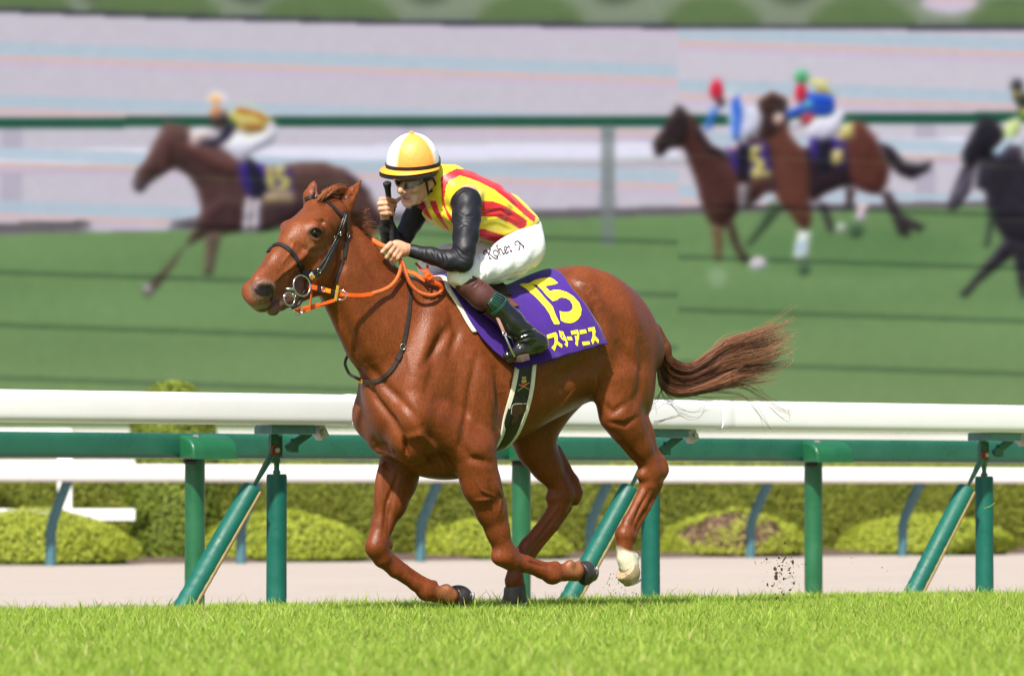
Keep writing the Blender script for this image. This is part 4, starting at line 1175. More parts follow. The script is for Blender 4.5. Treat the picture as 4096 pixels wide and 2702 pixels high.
# coat colour
def coat():
    n = len(HV); C = np.tile(np.array([0.150, 0.0370, 0.0092]), (n, 1))
    def mixc(m, c):
        nonlocal C
        m = np.clip(m, 0, 1)[:, None]; C = C * (1 - m) + np.array(c) * m
    X, Y, Z = HV.T
    wob = 12 * np.sin(hpx * 0.05 + hpy * 0.031) + 8 * np.sin(hpx * 0.11 - hpy * 0.07)
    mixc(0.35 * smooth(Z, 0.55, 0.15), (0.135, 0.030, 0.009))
    head = ((hpx < 1330) & (hpy < 1280) & (hpy > 700))
    mix_h = head * smooth(-(hpx + 0.0 * hpy), -1330, -1200)
    mixc(0.35 * mix_h, (0.200, 0.056, 0.0155))
    # muzzle: grey brown skin
    mz = smooth((hpy + wob * .6) - 0.9 * (1240 - hpx), 1020, 1130) * (hpx < 1215) * (hpy > 1060) * (hpy < 1290)
    mixc(0.78 * mz, (0.13, 0.078, 0.058))
    d = np.hypot((hpx - 1054) / 1.15, hpy - 1163); mixc(0.8 * smooth(-d, -62, -34) * (hpy < 1260) * (facing > -0.2), (0.16, 0.10, 0.08)); mixc(smooth(-np.hypot((hpx - 1054) / 1.35, hpy - 1163), -29, -21) * (facing > -0.6), (0.010, 0.006, 0.006))
    mixc(0.7 * smooth(-np.hypot(hpx - 1040, (hpy - 1246) * 1.4), -70, -25), (0.25, 0.19, 0.15))
    dl, _ = seg_dist(hpx, hpy, [(1150, 1188), (1105, 1205), (1070, 1236), (1030, 1246)]); mixc(0.75 * smooth(-dl, -9, -3) * (facing > 0), (0.03, 0.018, 0.016))
    # eye rim
    de = np.hypot((hpx - 1260) / 1.15, hpy - 932); mixc(0.9 * smooth(-de, -33, -21) * (facing > -0.4), (0.035, 0.018, 0.014))
    mixc(0.35 * smooth(-np.hypot((hpx - 1262) / 1.3, hpy - 985), -55, -20) * (facing > 0) * head, (0.23, 0.10, 0.05))
    # inside of the ears
    mixc(0.5 * (hpx < 1275) * (hpx > 1245) * (hpy < 800) * (hpy > 735) * (facing > 0), (0.10, 0.05, 0.04))
    # knees, hocks and legs a shade redder, one white sock on the near hind
    sock = smooth(hpy + wob * .5 - 0.25 * (hpx - 2500), 2185, 2205) * (hpx > 2420) * (hpx < 2620) * (Y > 0)
    mixc(sock, (0.60, 0.55, 0.41))
    for cx, cy in ((2300, 2270), (1790, 2365)):
        mixc(0.5 * smooth(-np.hypot(hpx - cx, hpy - cy), -60, -20), (0.27, 0.12, 0.055))
    return C
HCOL = coat()
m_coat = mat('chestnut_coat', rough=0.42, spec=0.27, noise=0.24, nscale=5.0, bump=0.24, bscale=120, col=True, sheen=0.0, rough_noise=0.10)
def add_dapple(m):     # short hair lies in streaks: stretched fine noise
    nt = m.node_tree; N = nt.nodes; K = nt.links; b = N['Principled BSDF']
    tc = N.new('ShaderNodeTexCoord'); mp = N.new('ShaderNodeMapping'); mp.inputs['Scale'].default_value = (40, 60, 9); mp.inputs['Rotation'].default_value = (0, 0.5, 0)
    K.new(tc.outputs['Object'], mp.inputs['Vector']); nz = N.new('ShaderNodeTexNoise'); nz.inputs['Scale'].default_value = 3; nz.inputs['Detail'].default_value = 5
    K.new(mp.outputs[0], nz.inputs['Vector'])
    mr = N.new('ShaderNodeMapRange'); mr.inputs['From Min'].default_value = .3; mr.inputs['From Max'].default_value = .7; mr.inputs['To Min'].default_value = .80; mr.inputs['To Max'].default_value = 1.20
    K.new(nz.outputs['Fac'], mr.inputs['Value'])
    mu = N.new('ShaderNodeMix'); mu.data_type = 'RGBA'; mu.blend_type = 'MULTIPLY'; mu.inputs['Factor'].default_value = 1
    K.new(b.inputs['Base Color'].links[0].from_socket, mu.inputs['A']); K.new(mr.outputs[0], mu.inputs['B']); K.new(mu.outputs['Result'], b.inputs['Base Color'])
add_dapple(m_coat)
horse = place(empty('racehorse', (0, 0, 0), 'galloping chestnut racehorse with one white hind pastern', 'horse'))
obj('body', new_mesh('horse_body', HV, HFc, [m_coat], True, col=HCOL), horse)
BV = bvh_of(HV, HFc)

# eye
m_eye = mat('eye', (0.006, 0.004, 0.003), 0.04, 0.35)
ec, en = hit(BV, 1260, 932)
if ec is not None:
    bm = bmesh.new(); bmesh.ops.create_uvsphere(bm, u_segments=24, v_segments=16, radius=0.0225)
    me = bpy.data.meshes.new('eye'); bm.to_mesh(me); bm.free(); me.materials.append(m_eye)
    me.polygons.foreach_set('use_smooth', np.ones(len(me.polygons), bool))
    obj('eye', me, horse, tuple(ec - en * 0.006))

# hooves with shoes
m_hoof = mat('dark_hoof', (0.030, 0.027, 0.025), 0.35, 0.5, noise=0.4, nscale=30, rough_noise=0.1)
m_hoofg = mat('grey_hoof', (0.06, 0.055, 0.05), 0.5, 0.4, noise=0.4, nscale=40)
m_hoofl = mat('pale_hoof', (0.38, 0.29, 0.17), 0.4, 0.4, noise=0.25, nscale=30)
m_shoe = mat('steel_shoe', (0.55, 0.54, 0.52), 0.3, 0.5, metal=1.0)
def hoof_round(cor, sole, toe, Y, rc, rs, m, tilt=0.0):
    """a lifted hoof: domed towards the sole, cut off at the coronet"""
    c, so = H(*cor, Y), H(*sole, Y); ax = so - c; l = np.linalg.norm(ax); ax /= l
    t = H(*toe, Y) - so; t -= ax * (t @ ax); t /= np.linalg.norm(t); b = np.cross(ax, t)
    f = Field(c - .14, c + .14, .004)
    R = np.stack([ax, t, b], 1)
    f.ell(c + ax * l * .30 + t * .010, (l * .92, rs * 1.10, rs * .98), R, .006)
    f.ell(c + ax * l * .10 + t * .012, (l * .9, rs * .95, rs * .95), R, .01)
    f.clip(c + ax * .002, -ax + t * tilt); f.clip(so + ax * .006, ax + t * .18)
    V, F = f.net(2)
    h = obj('hoof', new_mesh('hoof', V, F, [m], True), horse)
    pts = []
    for i in range(21):
        a = math.radians(-125 + 250 * i / 20)
        pts.append(so + ax * .004 + t * (rs * .74 * math.cos(a) + .012) + b * rs * .74 * math.sin(a) - ax * .18 * rs * .74 * math.cos(a))
    mb = MB(); mb.tube(pts, 0.0055, 6, ref=ax); obj('horseshoe', mb.mesh('horseshoe', [m_shoe], sharp=50), h)
def hoof(cor, sole, toe, Y, rc, rs, m, shoe=True):
    """coronet centre, sole centre, a point towards the toe (pixels)"""
    c, s = H(*cor, Y), H(*sole, Y); ax = s - c; l = np.linalg.norm(ax); ax /= l
    t = H(*toe, Y) - s; t -= ax * (t @ ax); t /= np.linalg.norm(t); b = np.cross(ax, t)
    n = 28; V = []; rows = [(0, rc, 0.0, .6), (0.10, rc * 1.06, 0.003, .8), (0.45, (rc + rs) / 2, 0.008, .93), (.80, rs, 0.014, 1), (.96, rs * .95, .014, 1), (1.05, rs * .78, .012, 1)]
    for q, r, fw, _ in rows:
        for i in range(n):
            a = 2 * math.pi * i / n; ca, sa = math.cos(a), math.sin(a)
            k = 1 - 0.16 * max(0, -ca) ** 2
            V.append(c + ax * l * q + t * (r * ca * k * 1.08 + fw) + b * r * sa * 0.93)
    F = [(j * n + i, j * n + (i + 1) % n, (j + 1) * n + (i + 1) % n, (j + 1) * n + i) for j in range(len(rows) - 1) for i in range(n)]
    F += [tuple(range(n)), tuple((len(rows) - 1) * n + i for i in range(n))]
    mb = MB(); mb.add(V, F); h = obj('hoof', mb.mesh('hoof', [m], sharp=50), horse)
    if shoe:
        pts = []
        for i in range(19):
            a = math.radians(-130 + 260 * i / 18); k = 1 - 0.16 * max(0, -math.cos(a)) ** 2
            pts.append(s + ax * 0.004 + t * (rs * .93 * math.cos(a) * k * 1.08 + 0.016) + b * rs * .9 * math.sin(a))
        mb = MB(); mb.tube(pts, 0.007, 6, ref=ax); obj('horseshoe', mb.mesh('horseshoe', [m_shoe], sharp=50), h)
hoof_round((2322, 2285), (2368, 2276), (2340, 2330), .165, .047, .054, m_hoof, .15)
hoof_round((1815, 2380), (1872, 2378), (1840, 2430), -.17, .045, .054, m_hoof, .15)
hoof_round((2506, 2262), (2536, 2316), (2480, 2330), .150, .050, .056, m_hoofl, .3)
hoof((2062, 2340), (2070, 2408), (2020, 2408), -.15, .050, .060, m_hoofg)
# ------------------------------------------------------------------ mane and tail
m_mane = mat('mane_hair', rough=0.42, spec=0.5, col=True, noise=0.2, nscale=40)
def hair(name, P, r0, r1, C0, C1, parent, n=3):
    N, M, _ = P.shape
    t = np.linspace(0, 1, M)[None, :]
    R = r0 + (r1 - r0) * t ** 1.2 + np.zeros((N, 1))
    V, F = strands(P, R, n)
    c = C0[:, None, :] * (1 - t[..., None]) + C1[:, None, :] * t[..., None]
    c = np.repeat(c[:, :, None, :], n, 2).reshape(-1, 3)
    return obj(name, new_mesh(name, V, F, [m_mane], True, col=c), parent)
def tail():
    up = np.array([(2640, 1345), (2668, 1400), (2702, 1440), (2745, 1455), (2792, 1440), (2845, 1408), (2905, 1362), (2990, 1338), (3076, 1308), (3150, 1272)], float)
    lo = np.array([(2628, 1480), (2640, 1545), (2690, 1580), (2745, 1582), (2800, 1572), (2860, 1556), (2925, 1535), (3000, 1515), (3070, 1500), (3150, 1478)], float)
    M = 22
    U, Lo = spline(up, M), spline(lo, M)
    nc = 120; per = 14; P = []; C0 = []; C1 = []
    for c in range(nc):
        q = RNG.random() ** 0.85; yc = RNG.normal(0, 0.035); ph = RNG.random() * 6.28; amp = RNG.normal(0, 7); L_ = 0.58 + 0.48 * RNG.random() ** 0.7
        if q > 0.75: L_ *= 0.92
        dr = RNG.normal(0, 16); cd_ = RNG.random() ** 1.5
        for s in range(per):
            qq = np.clip(q + RNG.normal(0, 0.035), 0, 1); k = np.linspace(0, L_ * (0.88 + 0.14 * RNG.random()), M)
            idx = k * (M - 1); i = np.minimum(idx.astype(int), M - 2); f = (idx - i)[:, None]
            u = U[i] * (1 - f) + U[i + 1] * f; l = Lo[i] * (1 - f) + Lo[i + 1] * f
            p = u * (1 - qq) + l * qq
            p[:, 1] += amp * np.sin(k * 7 + ph) * k + dr * k ** 2 + RNG.normal(0, 6) * np.sin(k * 11 + ph) * k + RNG.normal(0, 20) * k ** 3
            p[:, 0] += RNG.normal(0, 7) * k
            Y = yc * (0.35 + 0.9 * k) + RNG.normal(0, 0.010) * (0.5 + k)
            P.append([H(p[j, 0], p[j, 1], -0.0 + Y[j]) for j in range(M)])
            d = RNG.random(); b = np.array([0.095, 0.027, 0.013]) * (0.3 + 0.55 * d + 0.9 * cd_)
            C0.append(b); C1.append(np.array([0.26, 0.115, 0.06]) * (0.35 + 0.5 * RNG.random() + 0.8 * cd_))
    # stray hairs that hang below
    for ln in ([(2640, 1520), (2660, 1580), (2720, 1640), (2790, 1660), (2840, 1625)], [(2760, 1540), (2960, 1545), (3050, 1590), (3130, 1668), (3160, 1650)], [(2900, 1530), (3000, 1540), (3100, 1610), (3172, 1652)],
               [(2650, 1560), (2620, 1600), (2600, 1625)], [(2660, 1565), (2690, 1600), (2640, 1615), (2605, 1640)], [(2780, 1560), (2950, 1575), (3020, 1625), (3070, 1720)], [(3000, 1480), (3120, 1470), (3156, 1430), (3170, 1400)], [(2960, 1350), (3080, 1330), (3190, 1330)], [(2620, 1690), (2700, 1670), (2760, 1655)],
               [(2840, 1420), (2890, 1352), (2960, 1330)], [(2700, 1570), (2820, 1590), (2960, 1580), (3090, 1600)]):
        for s in range(4):
            o = RNG.normal(0, 8, (len(ln), 2)) * np.linspace(0.5, 1.6, len(ln))[:, None]
            p = spline(np.array(ln) + o, M); y = RNG.normal(0.02, 0.03)
            P.append([H(a, b, y) for a, b in p]); C0.append(np.array([0.12, 0.05, 0.03])); C1.append(np.array([0.30, 0.17, 0.09]))
    hair('tail', np.array(P), 0.0014, 0.0006, np.array(C0), np.array(C1), horse)
    # the dock the hair grows from
    f = Field((-1.25, -0.12, 0.9), (-0.8, 0.12, 1.6), 0.007)
    d = [(2612, 1325, .045), (2648, 1392, .042), (2668, 1450, .032), (2700, 1500, .016)]
    for (a, b, r), (c, e, g) in zip(d[:-1], d[1:]): f.cone(H(a, b, 0), H(c, e, 0), r, g, 0.02)
    V, F = f.net(1)
    obj('tail_dock', new_mesh('tail_dock', V, F, [mat('dock', (0.115, 0.035, 0.014), 0.55, 0.3, noise=0.3, nscale=40)], True), horse)
tail()
def mane():
    crest = spline([(1372, 838), (1400, 880), (1443, 938), (1489, 990), (1560, 1052), (1630, 1100), (1705, 1108)], 60)
    P = []; C0 = []; C1 = []; M = 12
    for c in range(210):
        t = RNG.random(); i = min(int(t * 59), 59)
        x, y = crest[i]; fly = smooth(1 - t, 0.45, 0.75)          # loose near the poll, lying flat further down
        L_ = (0.055 + 0.05 * RNG.random()) * (0.6 + 0.6 * fly)
        cx, cy = (RNG.normal(52, 14), RNG.normal(-26, 22)) if RNG.random() < 0.30 * fly else (RNG.normal(42, 12), RNG.normal(20, 16))
        for s in range(4):
            a = H(x + RNG.normal(0, 4), y + 8 + RNG.normal(0, 3), RNG.normal(0, 0.008))
            dx, dy = cx + RNG.normal(0, 9), cy + RNG.normal(0, 9); n = math.hypot(dx, dy)
            k = np.linspace(0, 1, M); sag = RNG.normal(26, 12)
            px = x + dx / n * L_ * 844 * k; py = y + 8 + dy / n * L_ * 844 * k + sag * k ** 2
            ys = (0.0 + RNG.normal(0, 0.012) * k - (0.05 * k if fly < 0.3 else 0.01 * k))
            P.append([H(px[j], py[j], ys[j]) for j in range(M)])
            b = np.array([0.15, 0.042, 0.014]) if t < 0.5 else np.array([0.05, 0.018, 0.010])
            b = b * (0.6 + 0.8 * RNG.random()); C0.append(b); C1.append(b * 1.5 + 0.012)
    hair('mane', np.array(P), 0.0017, 0.0006, np.array(C0), np.array(C1), horse)
    # forelock swept back between the ears
    P = []; C0 = []; C1 = []
    for c in range(420):
        a = RNG.random(); y0 = RNG.normal(0, .022)
        k0 = np.array([1268 + 50 * a + RNG.normal(0, 3), 800 - 20 * a + RNG.normal(0, 4)])
        k1 = np.array([1300 + 40 * a + RNG.normal(0, 8), 752 + 26 * (1 - a) + RNG.normal(0, 6)])
        k2 = np.array([1350 + 30 * a + RNG.normal(0, 10), 748 + 26 * (1 - a) + RNG.normal(0, 7)])
        k3 = np.array([1395 + 16 * a + RNG.normal(0, 8), 800 + RNG.normal(0, 14)])
        p = spline([k0, k1, k2, k3], M)
        P.append([HH(p[j, 0], p[j, 1], y0 + 0.02) for j in range(M)])
        b = np.array([0.24, 0.075, 0.022]) * (0.55 + 0.8 * RNG.random()); C0.append(b); C1.append(b * 1.1)
    hair('forelock', np.array(P), 0.0013, 0.0007, np.array(C0), np.array(C1), horse)
mane()

# ------------------------------------------------------------------ straps laid on a surface
def lay(path, bvh, off, n=40, miss=0.0):
    """positions and normals along a pixel path, resting on a surface"""
    pts = spline(path, n); P = []; N = []
    for x, y in pts:
        p, nn = hit(bvh, x, y)
        if p is None: P.append(None); N.append(None)
        else: P.append(p); N.append(nn)
    last = None
    for i in range(n):
        if P[i] is None:
            yv = miss if last is None else last
            P[i] = H(pts[i][0], pts[i][1], yv); N[i] = np.array([0, 1.0, 0.0])
        else: last = P[i][1]
    P = np.array(P); N = np.array(N)
    for _ in range(2):
        P[1:-1] = (P[:-2] + 2 * P[1:-1] + P[2:]) / 4; N[1:-1] = (N[:-2] + 2 * N[1:-1] + N[2:]) / 4
    N /= np.linalg.norm(N, axis=1)[:, None]
    return P + N * off, N
def band(mb, P, N, w, th, m=0):
    """flat strap: section w wide, th thick"""
    P = np.asarray(P); n = len(P); T = np.gradient(P, axis=0); T /= np.linalg.norm(T, axis=1)[:, None]
    S = np.cross(N, T); S /= np.linalg.norm(S, axis=1)[:, None]
    w = np.ones(n) * w
    V = []
    for i in range(n):
        for a, b in ((-.5, -.5), (.5, -.5), (.5, .0), (.42, .5), (-.42, .5), (-.5, .0)): V.append(P[i] + S[i] * a * w[i] + N[i] * b * th)
    k = 6
    F = [(i * k + j, i * k + (j + 1) % k, (i + 1) * k + (j + 1) % k, (i + 1) * k + j) for i in range(n - 1) for j in range(k)]
    F += [tuple(range(k))[::-1], tuple((n - 1) * k + j for j in range(k))]
    mb.add(V, F, m)
def strap_obj(name, path, w, th, m, parent, bvh=None, off=0.003, n=40, miss=0.0):
    mb = MB(); P, N = lay(path, BV if bvh is None else bvh, off + th / 2, n, miss); band(mb, P, N, w, th)
    return obj(name, mb.mesh(name, [m], sharp=50), parent)
def ring(mb, c, nrm, r, tr, ref=(0, 0, 1), squash=1.0, n=28, m=0):
    nrm = np.asarray(nrm, float); nrm /= np.linalg.norm(nrm); a = np.asarray(ref, float); a = a - nrm * (a @ nrm); a /= np.linalg.norm(a); b = np.cross(nrm, a)
    V = []; F = []; q = 8
    for i in range(n):
        t = 2 * math.pi * i / n; d = a * math.cos(t) + b * math.sin(t) * squash; cc = c + r * d
        for j in range(q):
            s = 2 * math.pi * j / q; V.append(cc + tr * (d * math.cos(s) + nrm * math.sin(s)))
    F = [(i * q + j, i * q + (j + 1) % q, ((i + 1) % n) * q + (j + 1) % q, ((i + 1) % n) * q + j) for i in range(n) for j in range(q)]
    mb.add(V, F, m)
from mathutils.geometry import delaunay_2d_cdt
def decal(name, polys, bvh, off, m, parent, grid=9.0):
    """flat print: pixel polygons laid on a surface"""
    V = []; F = []
    for poly in polys:
        P = np.array(poly, float); B = []
        for a, b in zip(P, np.roll(P, -1, 0)):
            k = max(1, int(np.hypot(*(b - a)) / grid))
            for i in range(k): B.append(a + (b - a) * i / k)
        B = np.array(B); lo, hi = B.min(0), B.max(0)
        gx, gy = np.meshgrid(np.arange(lo[0], hi[0], grid), np.arange(lo[1], hi[1], grid)); gx = gx.ravel(); gy = gy.ravel()
        d, _ = seg_dist(gx, gy, np.vstack([B, B[:1]])); k = in_poly(gx, gy, B) & (d > grid * .4)
        pts = [Vector(p) for p in B] + [Vector((x, y)) for x, y in zip(gx[k], gy[k])]
        r = delaunay_2d_cdt(pts, [(i, (i + 1) % len(B)) for i in range(len(B))], [], 1, 1e-4)
        vv = []; ok = True
        ly = 0
        for v in r[0]:
            p, n = hit(bvh, v.x, v.y)
            if p is None: p = H(v.x, v.y, ly); n = np.array([0, 1.0, 0])
            ly = p[1]; vv.append(p + n * off)
        o = len(V); V += vv; F += [tuple(i + o for i in f) for f in r[2]]
    me = new_mesh(name, V, F, [m], True)
    tc = L(CAM)
    bm = bmesh.new(); bm.from_mesh(me)
    for f in bm.faces:
        if f.normal.dot(Vector(tc) - f.calc_center_median()) < 0: f.normal_flip()
    bm.to_mesh(me); bm.free()
    return obj(name, me, parent)
def stroke_polys(lines, w):
    out = []
    for ln in lines:
        p = spline(ln, max(4, 4 * len(ln))) if len(ln) > 2 else np.array(ln, float)
        T = np.gradient(p, axis=0); T /= np.linalg.norm(T, axis=1)[:, None] + 1e-9; S = np.stack([-T[:, 1], T[:, 0]], 1) * w / 2
        for i in range(len(p) - 1): out.append([p[i] - S[i] - T[i] * .2, p[i + 1] - S[i + 1] + T[i + 1] * .2, p[i + 1] + S[i + 1] + T[i + 1] * .2, p[i] + S[i] - T[i] * .2])
    return out

# ------------------------------------------------------------------ bridle
m_leather = mat('black_leather', (0.010, 0.010, 0.011), 0.42, 0.5, noise=0.3, nscale=60, bump=0.15, bscale=200)
m_brownl = mat('brown_leather', (0.028, 0.018, 0.014), 0.5, 0.4, noise=0.3, nscale=50)
m_chrome = mat('bright_steel', (0.62, 0.62, 0.60), 0.18, 0.5, metal=1.0)
m_orange = mat('orange_web', (0.66, 0.095, 0.009), 0.62, 0.25, noise=0.12, nscale=70, bump=0.3, bscale=400)
m_rubber = mat('orange_rubber', (0.56, 0.13, 0.035), 0.65, 0.25, noise=0.1, nscale=60, bump=0.4, bscale=350)
m_tagy = mat('yellow_tag', (0.42, 0.26, 0.04), 0.6, 0.3, noise=0.15, nscale=60)
m_tagb = mat('tag_yellow_print', (0.78, 0.52, 0.07), 0.6, 0.3)
bridle = place(empty('bridle', (0, 0, 0), 'black leather bridle with large steel bit rings on the chestnut head', 'bridle'))
strap_obj('browband', [(1222, 797), (1240, 790), (1262, 789), (1296, 800), (1329, 826), (1354, 854), (1374, 868)], .017, .004, m_leather, bridle)
strap_obj('cheekpiece', [(1385, 845), (1374, 870), (1362, 908), (1345, 948), (1325, 996), (1297, 1045), (1270, 1078), (1240, 1092), (1215, 1096)], .021, .005, m_leather, bridle, n=50)
strap_obj('cheekpiece', [(1380, 862), (1360, 925), (1340, 975), (1310, 1036), (1292, 1072), (1270, 1098), (1258, 1104)], .015, .004, m_leather, bridle, off=.008, n=50)
strap_obj('noseband', [(1074, 1010), (1085, 992), (1102, 981), (1127, 981), (1161, 1004), (1186, 1038), (1203, 1067), (1218, 1096)], .023, .005, m_leather, bridle, n=50)
mb = MB(); P_, N_2 = lay([(1216, 1094), (1221, 1125), (1218, 1152), (1207, 1176)], BV, .008, 16); band(mb, P_, N_2, .008, .004); obj('lip_strap', mb.mesh('lip_strap', [m_leather], sharp=50), bridle)
strap_obj('throat_latch', [(1378, 866), (1386, 935), (1378, 1000), (1370, 1050), (1352, 1100), (1333, 1140)], .011, .004, m_leather, bridle, n=40)
mb = MB(); P_, N_2 = lay([(1385, 930), (1384, 960), (1380, 1000), (1376, 1030)], BV, .008, 14); band(mb, P_, N_2, .017, .005); obj('throat_keeper', mb.mesh('throat_keeper', [m_leather], sharp=50), bridle)
for i, (x, y, a) in enumerate(((1353, 930, .6), (1330, 950, .6), (1385, 942, 0.0), (1271, 1082, .7))):
    p, n = hit(BV, x, y)
    mb = MB(); up_ = np.array([math.sin(a) * .8, 0, math.cos(a)]); ring(mb, p + n * .014, n, .0105, .0016, ref=up_, squash=.75, n=12); obj('buckle', mb.mesh('buckle', [m_chrome], sharp=50), bridle)
p_ring, n_ring = hit(BV, 1208, 1120)
YL = max((p_ring - HP0) @ HL + .016, 0.085)
nr = HL * .93 + HF * .2 + EZ * 0.1
mb = MB(); ring(mb, HH(1207, 1142, YL), nr, .0475, .0042, n=40); obj('bit_ring', mb.mesh('bit_ring', [m_chrome], sharp=60), bridle)
mb = MB(); ring(mb, HH(1157, 1195, YL - .01), nr, .030, .0036, n=30); obj('bit_ring', mb.mesh('bit_ring', [m_chrome], sharp=60), bridle)
mb = MB(); ring(mb, HH(1177, 1180, YL - .004), nr, .009, .0028, n=16); obj('bit_link', mb.mesh('bit_link', [m_chrome], sharp=60), bridle)
mb = MB(); ring(mb, HH(1192, 1240, YL - .02), nr, .0235, .0028, n=30); obj('chin_ring', mb.mesh('chin_ring', [m_chrome], sharp=60), bridle)
mb = MB(); mb.tube([HH(1140, 1154, YL - .03), HH(1155, 1155, YL - .010), HH(1177, 1156, YL - .002)], [.005, .007, .0065], 10); obj('mouthpiece', mb.mesh('mouthpiece', [m_chrome], sharp=60), bridle)
mb = MB(); mb.tube(spline([HH(1206, 1184, YL - .004), HH(1202, 1205, YL - .008), HH(1188, 1222, YL - .016), HH(1165, 1228, YL - .03)], 12), .0085, 8); obj('chin_strap', mb.mesh('chin_strap', [m_leather], sharp=60), bridle)
# numbered tag on the cheekpiece
tc_, tn_ = hit(BV, 1245, 1105)
tagc = HH(1247, 1104, (tc_ - HP0) @ HL + .020)
mb = MB(); e1 = HH(1240, 1112, (tagc - HP0) @ HL) - HH(1253, 1094, (tagc - HP0) @ HL); e1 /= np.linalg.norm(e1); e2 = np.cross(HL, e1)
mb.box(tagc, (.026, .028, .006), R=np.stack([e1, e2, np.cross(e1, e2)], 1), bevel=.002); tg = obj('number_tag', mb.mesh('number_tag', [mat('tag_plate', (0.42, 0.38, 0.37), 0.5, 0.4)], sharp=40), bridle)
tagbv = BVHTree.FromObject(tg, bpy.context.evaluated_depsgraph_get())
def FX(pts): return [(1150 + x / 6.27, 1050 + y / 6.27) for x, y in pts]
decal('tag_plate', [FX([(585, 300), (695, 350), (615, 440), (545, 385)])], tagbv, .0006, m_tagb, tg, 4)
decal('tag_number', stroke_polys([FX([(605, 325), (585, 345), (600, 330)]), FX([(612, 325), (575, 395)])], 1.6) + stroke_polys([FX([(665, 345), (635, 340), (622, 370), (645, 378), (642, 405), (605, 412)])], 1.6), tagbv, .0012, m_leather, tg, 3)

# ------------------------------------------------------------------ reins
rein = place(empty('reins', (0, 0, 0), 'orange rubber grip reins running from the bit to the rider hand, knotted end looped', 'reins'))
y0 = L(W(HH(1240, 1148, YL)))[1]
def rein_path(pts):
    """pts: (px, py, Y); kept clear of the coat"""
    out = []
    for x, y, Y in pts:
        p, n = hit(BV, x, y)
        if p is not None: Y = max(Y, p[1] + .022)
        out.append(H(x, y, Y))
    return np.array(out)
def web(name, pts, w, th, m, n=40, nv=(0.15, 1, 0.1)):
    P = spline(rein_path(pts), n); N = np.tile(np.array(nv, float), (n, 1)); T = np.gradient(P, axis=0); T /= np.linalg.norm(T, axis=1)[:, None]
    N -= T * (N * T).sum(1)[:, None]; N /= np.linalg.norm(N, axis=1)[:, None]
    mb = MB(); band(mb, P, N, w, th); return obj(name, mb.mesh(name, [m], sharp=50), rein)
web('bit_web', [(1236, 1146, y0), (1268, 1152, y0), (1300, 1160, y0), (1340, 1170, y0), (1366, 1176, y0)], .0235, .005, m_orange)
for a in (1276, 1331): web('keeper', [(a - 7, 1152 + (a - 1276) * .27, y0 + .004), (a, 1154 + (a - 1276) * .27, y0 + .004), (a + 7, 1155.5 + (a - 1276) * .27, y0 + .004)], .0255, .007, m_leather, 6)
web('yellow_patch', [(1304, 1160, y0 + .004), (1312, 1162.5, y0 + .004), (1321, 1165, y0 + .004)], .021, .006, mat('amber_web', (0.8, 0.28, 0.01), 0.6, 0.3), 6)
mb = MB(); ring(mb, rein_path([(1293, 1157, y0 + .006)])[0], (0.2, 1, 0.1), .0125, .0017, n=14, squash=.7); obj('buckle', mb.mesh('buckle', [m_chrome], sharp=60), rein)
mb = MB(); cc = rein_path([(1347, 1172, y0 + .012)])[0]; tb = H(1351, 1141, cc[1]) - H(1341, 1200, cc[1]); tb /= np.linalg.norm(tb); t2 = np.cross(np.array([0, 1.0, 0]), tb)
mb.box(cc, (.072, .014, .004), R=np.stack([tb, t2, np.cross(tb, t2)], 1), bevel=.0015); obj('leather_stop', mb.mesh('leather_stop', [m_tagy], sharp=40), rein)
mb = MB(); ring(mb, rein_path([(1367, 1180, y0 + .004)])[0], (0.75, 0.65, 0.1), .022, .0026, n=26); obj('martingale_ring', mb.mesh('martingale_ring', [m_chrome], sharp=60), rein)
web('rein_strap', [(1366, 1176, y0), (1400, 1180, .165), (1447, 1181, .155), (1495, 1174, .15)], .019, .0055, m_orange)
P = spline(rein_path([(1488, 1175, .15), (1530, 1162, .145), (1560, 1146, .14), (1586, 1118, .13), (1601, 1082, .12), (1603, 1056, .115), (1598, 1030, .105)]), 44)
mb = MB(); mb.tube(P, .0105, 10, flat=.62); obj('rubber_grip', mb.mesh('rubber_grip', [m_rubber], sharp=60), rein)
P = spline(np.array([H(1600, 1032, .10), H(1614, 1060, .125), H(1628, 1105, .15), H(1645, 1140, .16), H(1675, 1168, .17), H(1715, 1181, .18), H(1745, 1177, .18), H(1763, 1166, .175)]), 60)
mb = MB(); mb.tube(P, .0085, 10, flat=.7); obj('rubber_grip', mb.mesh('rubber_grip', [m_rubber], sharp=60), rein)
# stitched ridges of the rubber
mb = MB()
for k in range(4, 50, 1):
    c = P[k]; t = P[k + 1] - P[k - 1]; t /= np.linalg.norm(t)
    ring(mb, c, t, .0086, .0014, n=8)
obj('grip_ridges', mb.mesh('grip_ridges', [m_rubber], sharp=60), rein)['kind'] = 'stuff'
web('rein_end', [(1763, 1166, .175), (1767, 1150, .178), (1757, 1138, .182), (1738, 1131, .185), (1722, 1128, .185)], .022, .004, m_orange, 24)
web('rein_end', [(1614, 1083, .10), (1640, 1088, .13), (1662, 1095, .155), (1685, 1112, .175), (1700, 1122, .18)], .019, .004, m_orange, 24)
web('rein_end', [(1708, 1108, .18), (1709, 1085, .17), (1710, 1060, .15)], .013, .004, m_orange, 12)
web('rein_end', [(1702, 1092, .16), (1682, 1072, .12), (1664, 1052, .08)], .013, .004, m_orange, 12)
mb = MB(); kc = H(1713, 1107, .19)
for a, r, s in ((0.3, .015, .9), (1.3, .013, .9), (2.3, .016, .8), (3.1, .009, .9)):
    n_ = np.array([math.sin(a) * .6, 1, math.cos(a) * .6]); V_ = [kc + np.array([math.cos(t + a), .35 * math.sin(2 * t), math.sin(t + a) * s]) * r for t in np.linspace(0, 2 * math.pi, 26)]
    mb.tube(V_, .0085, 8, flat=.7)
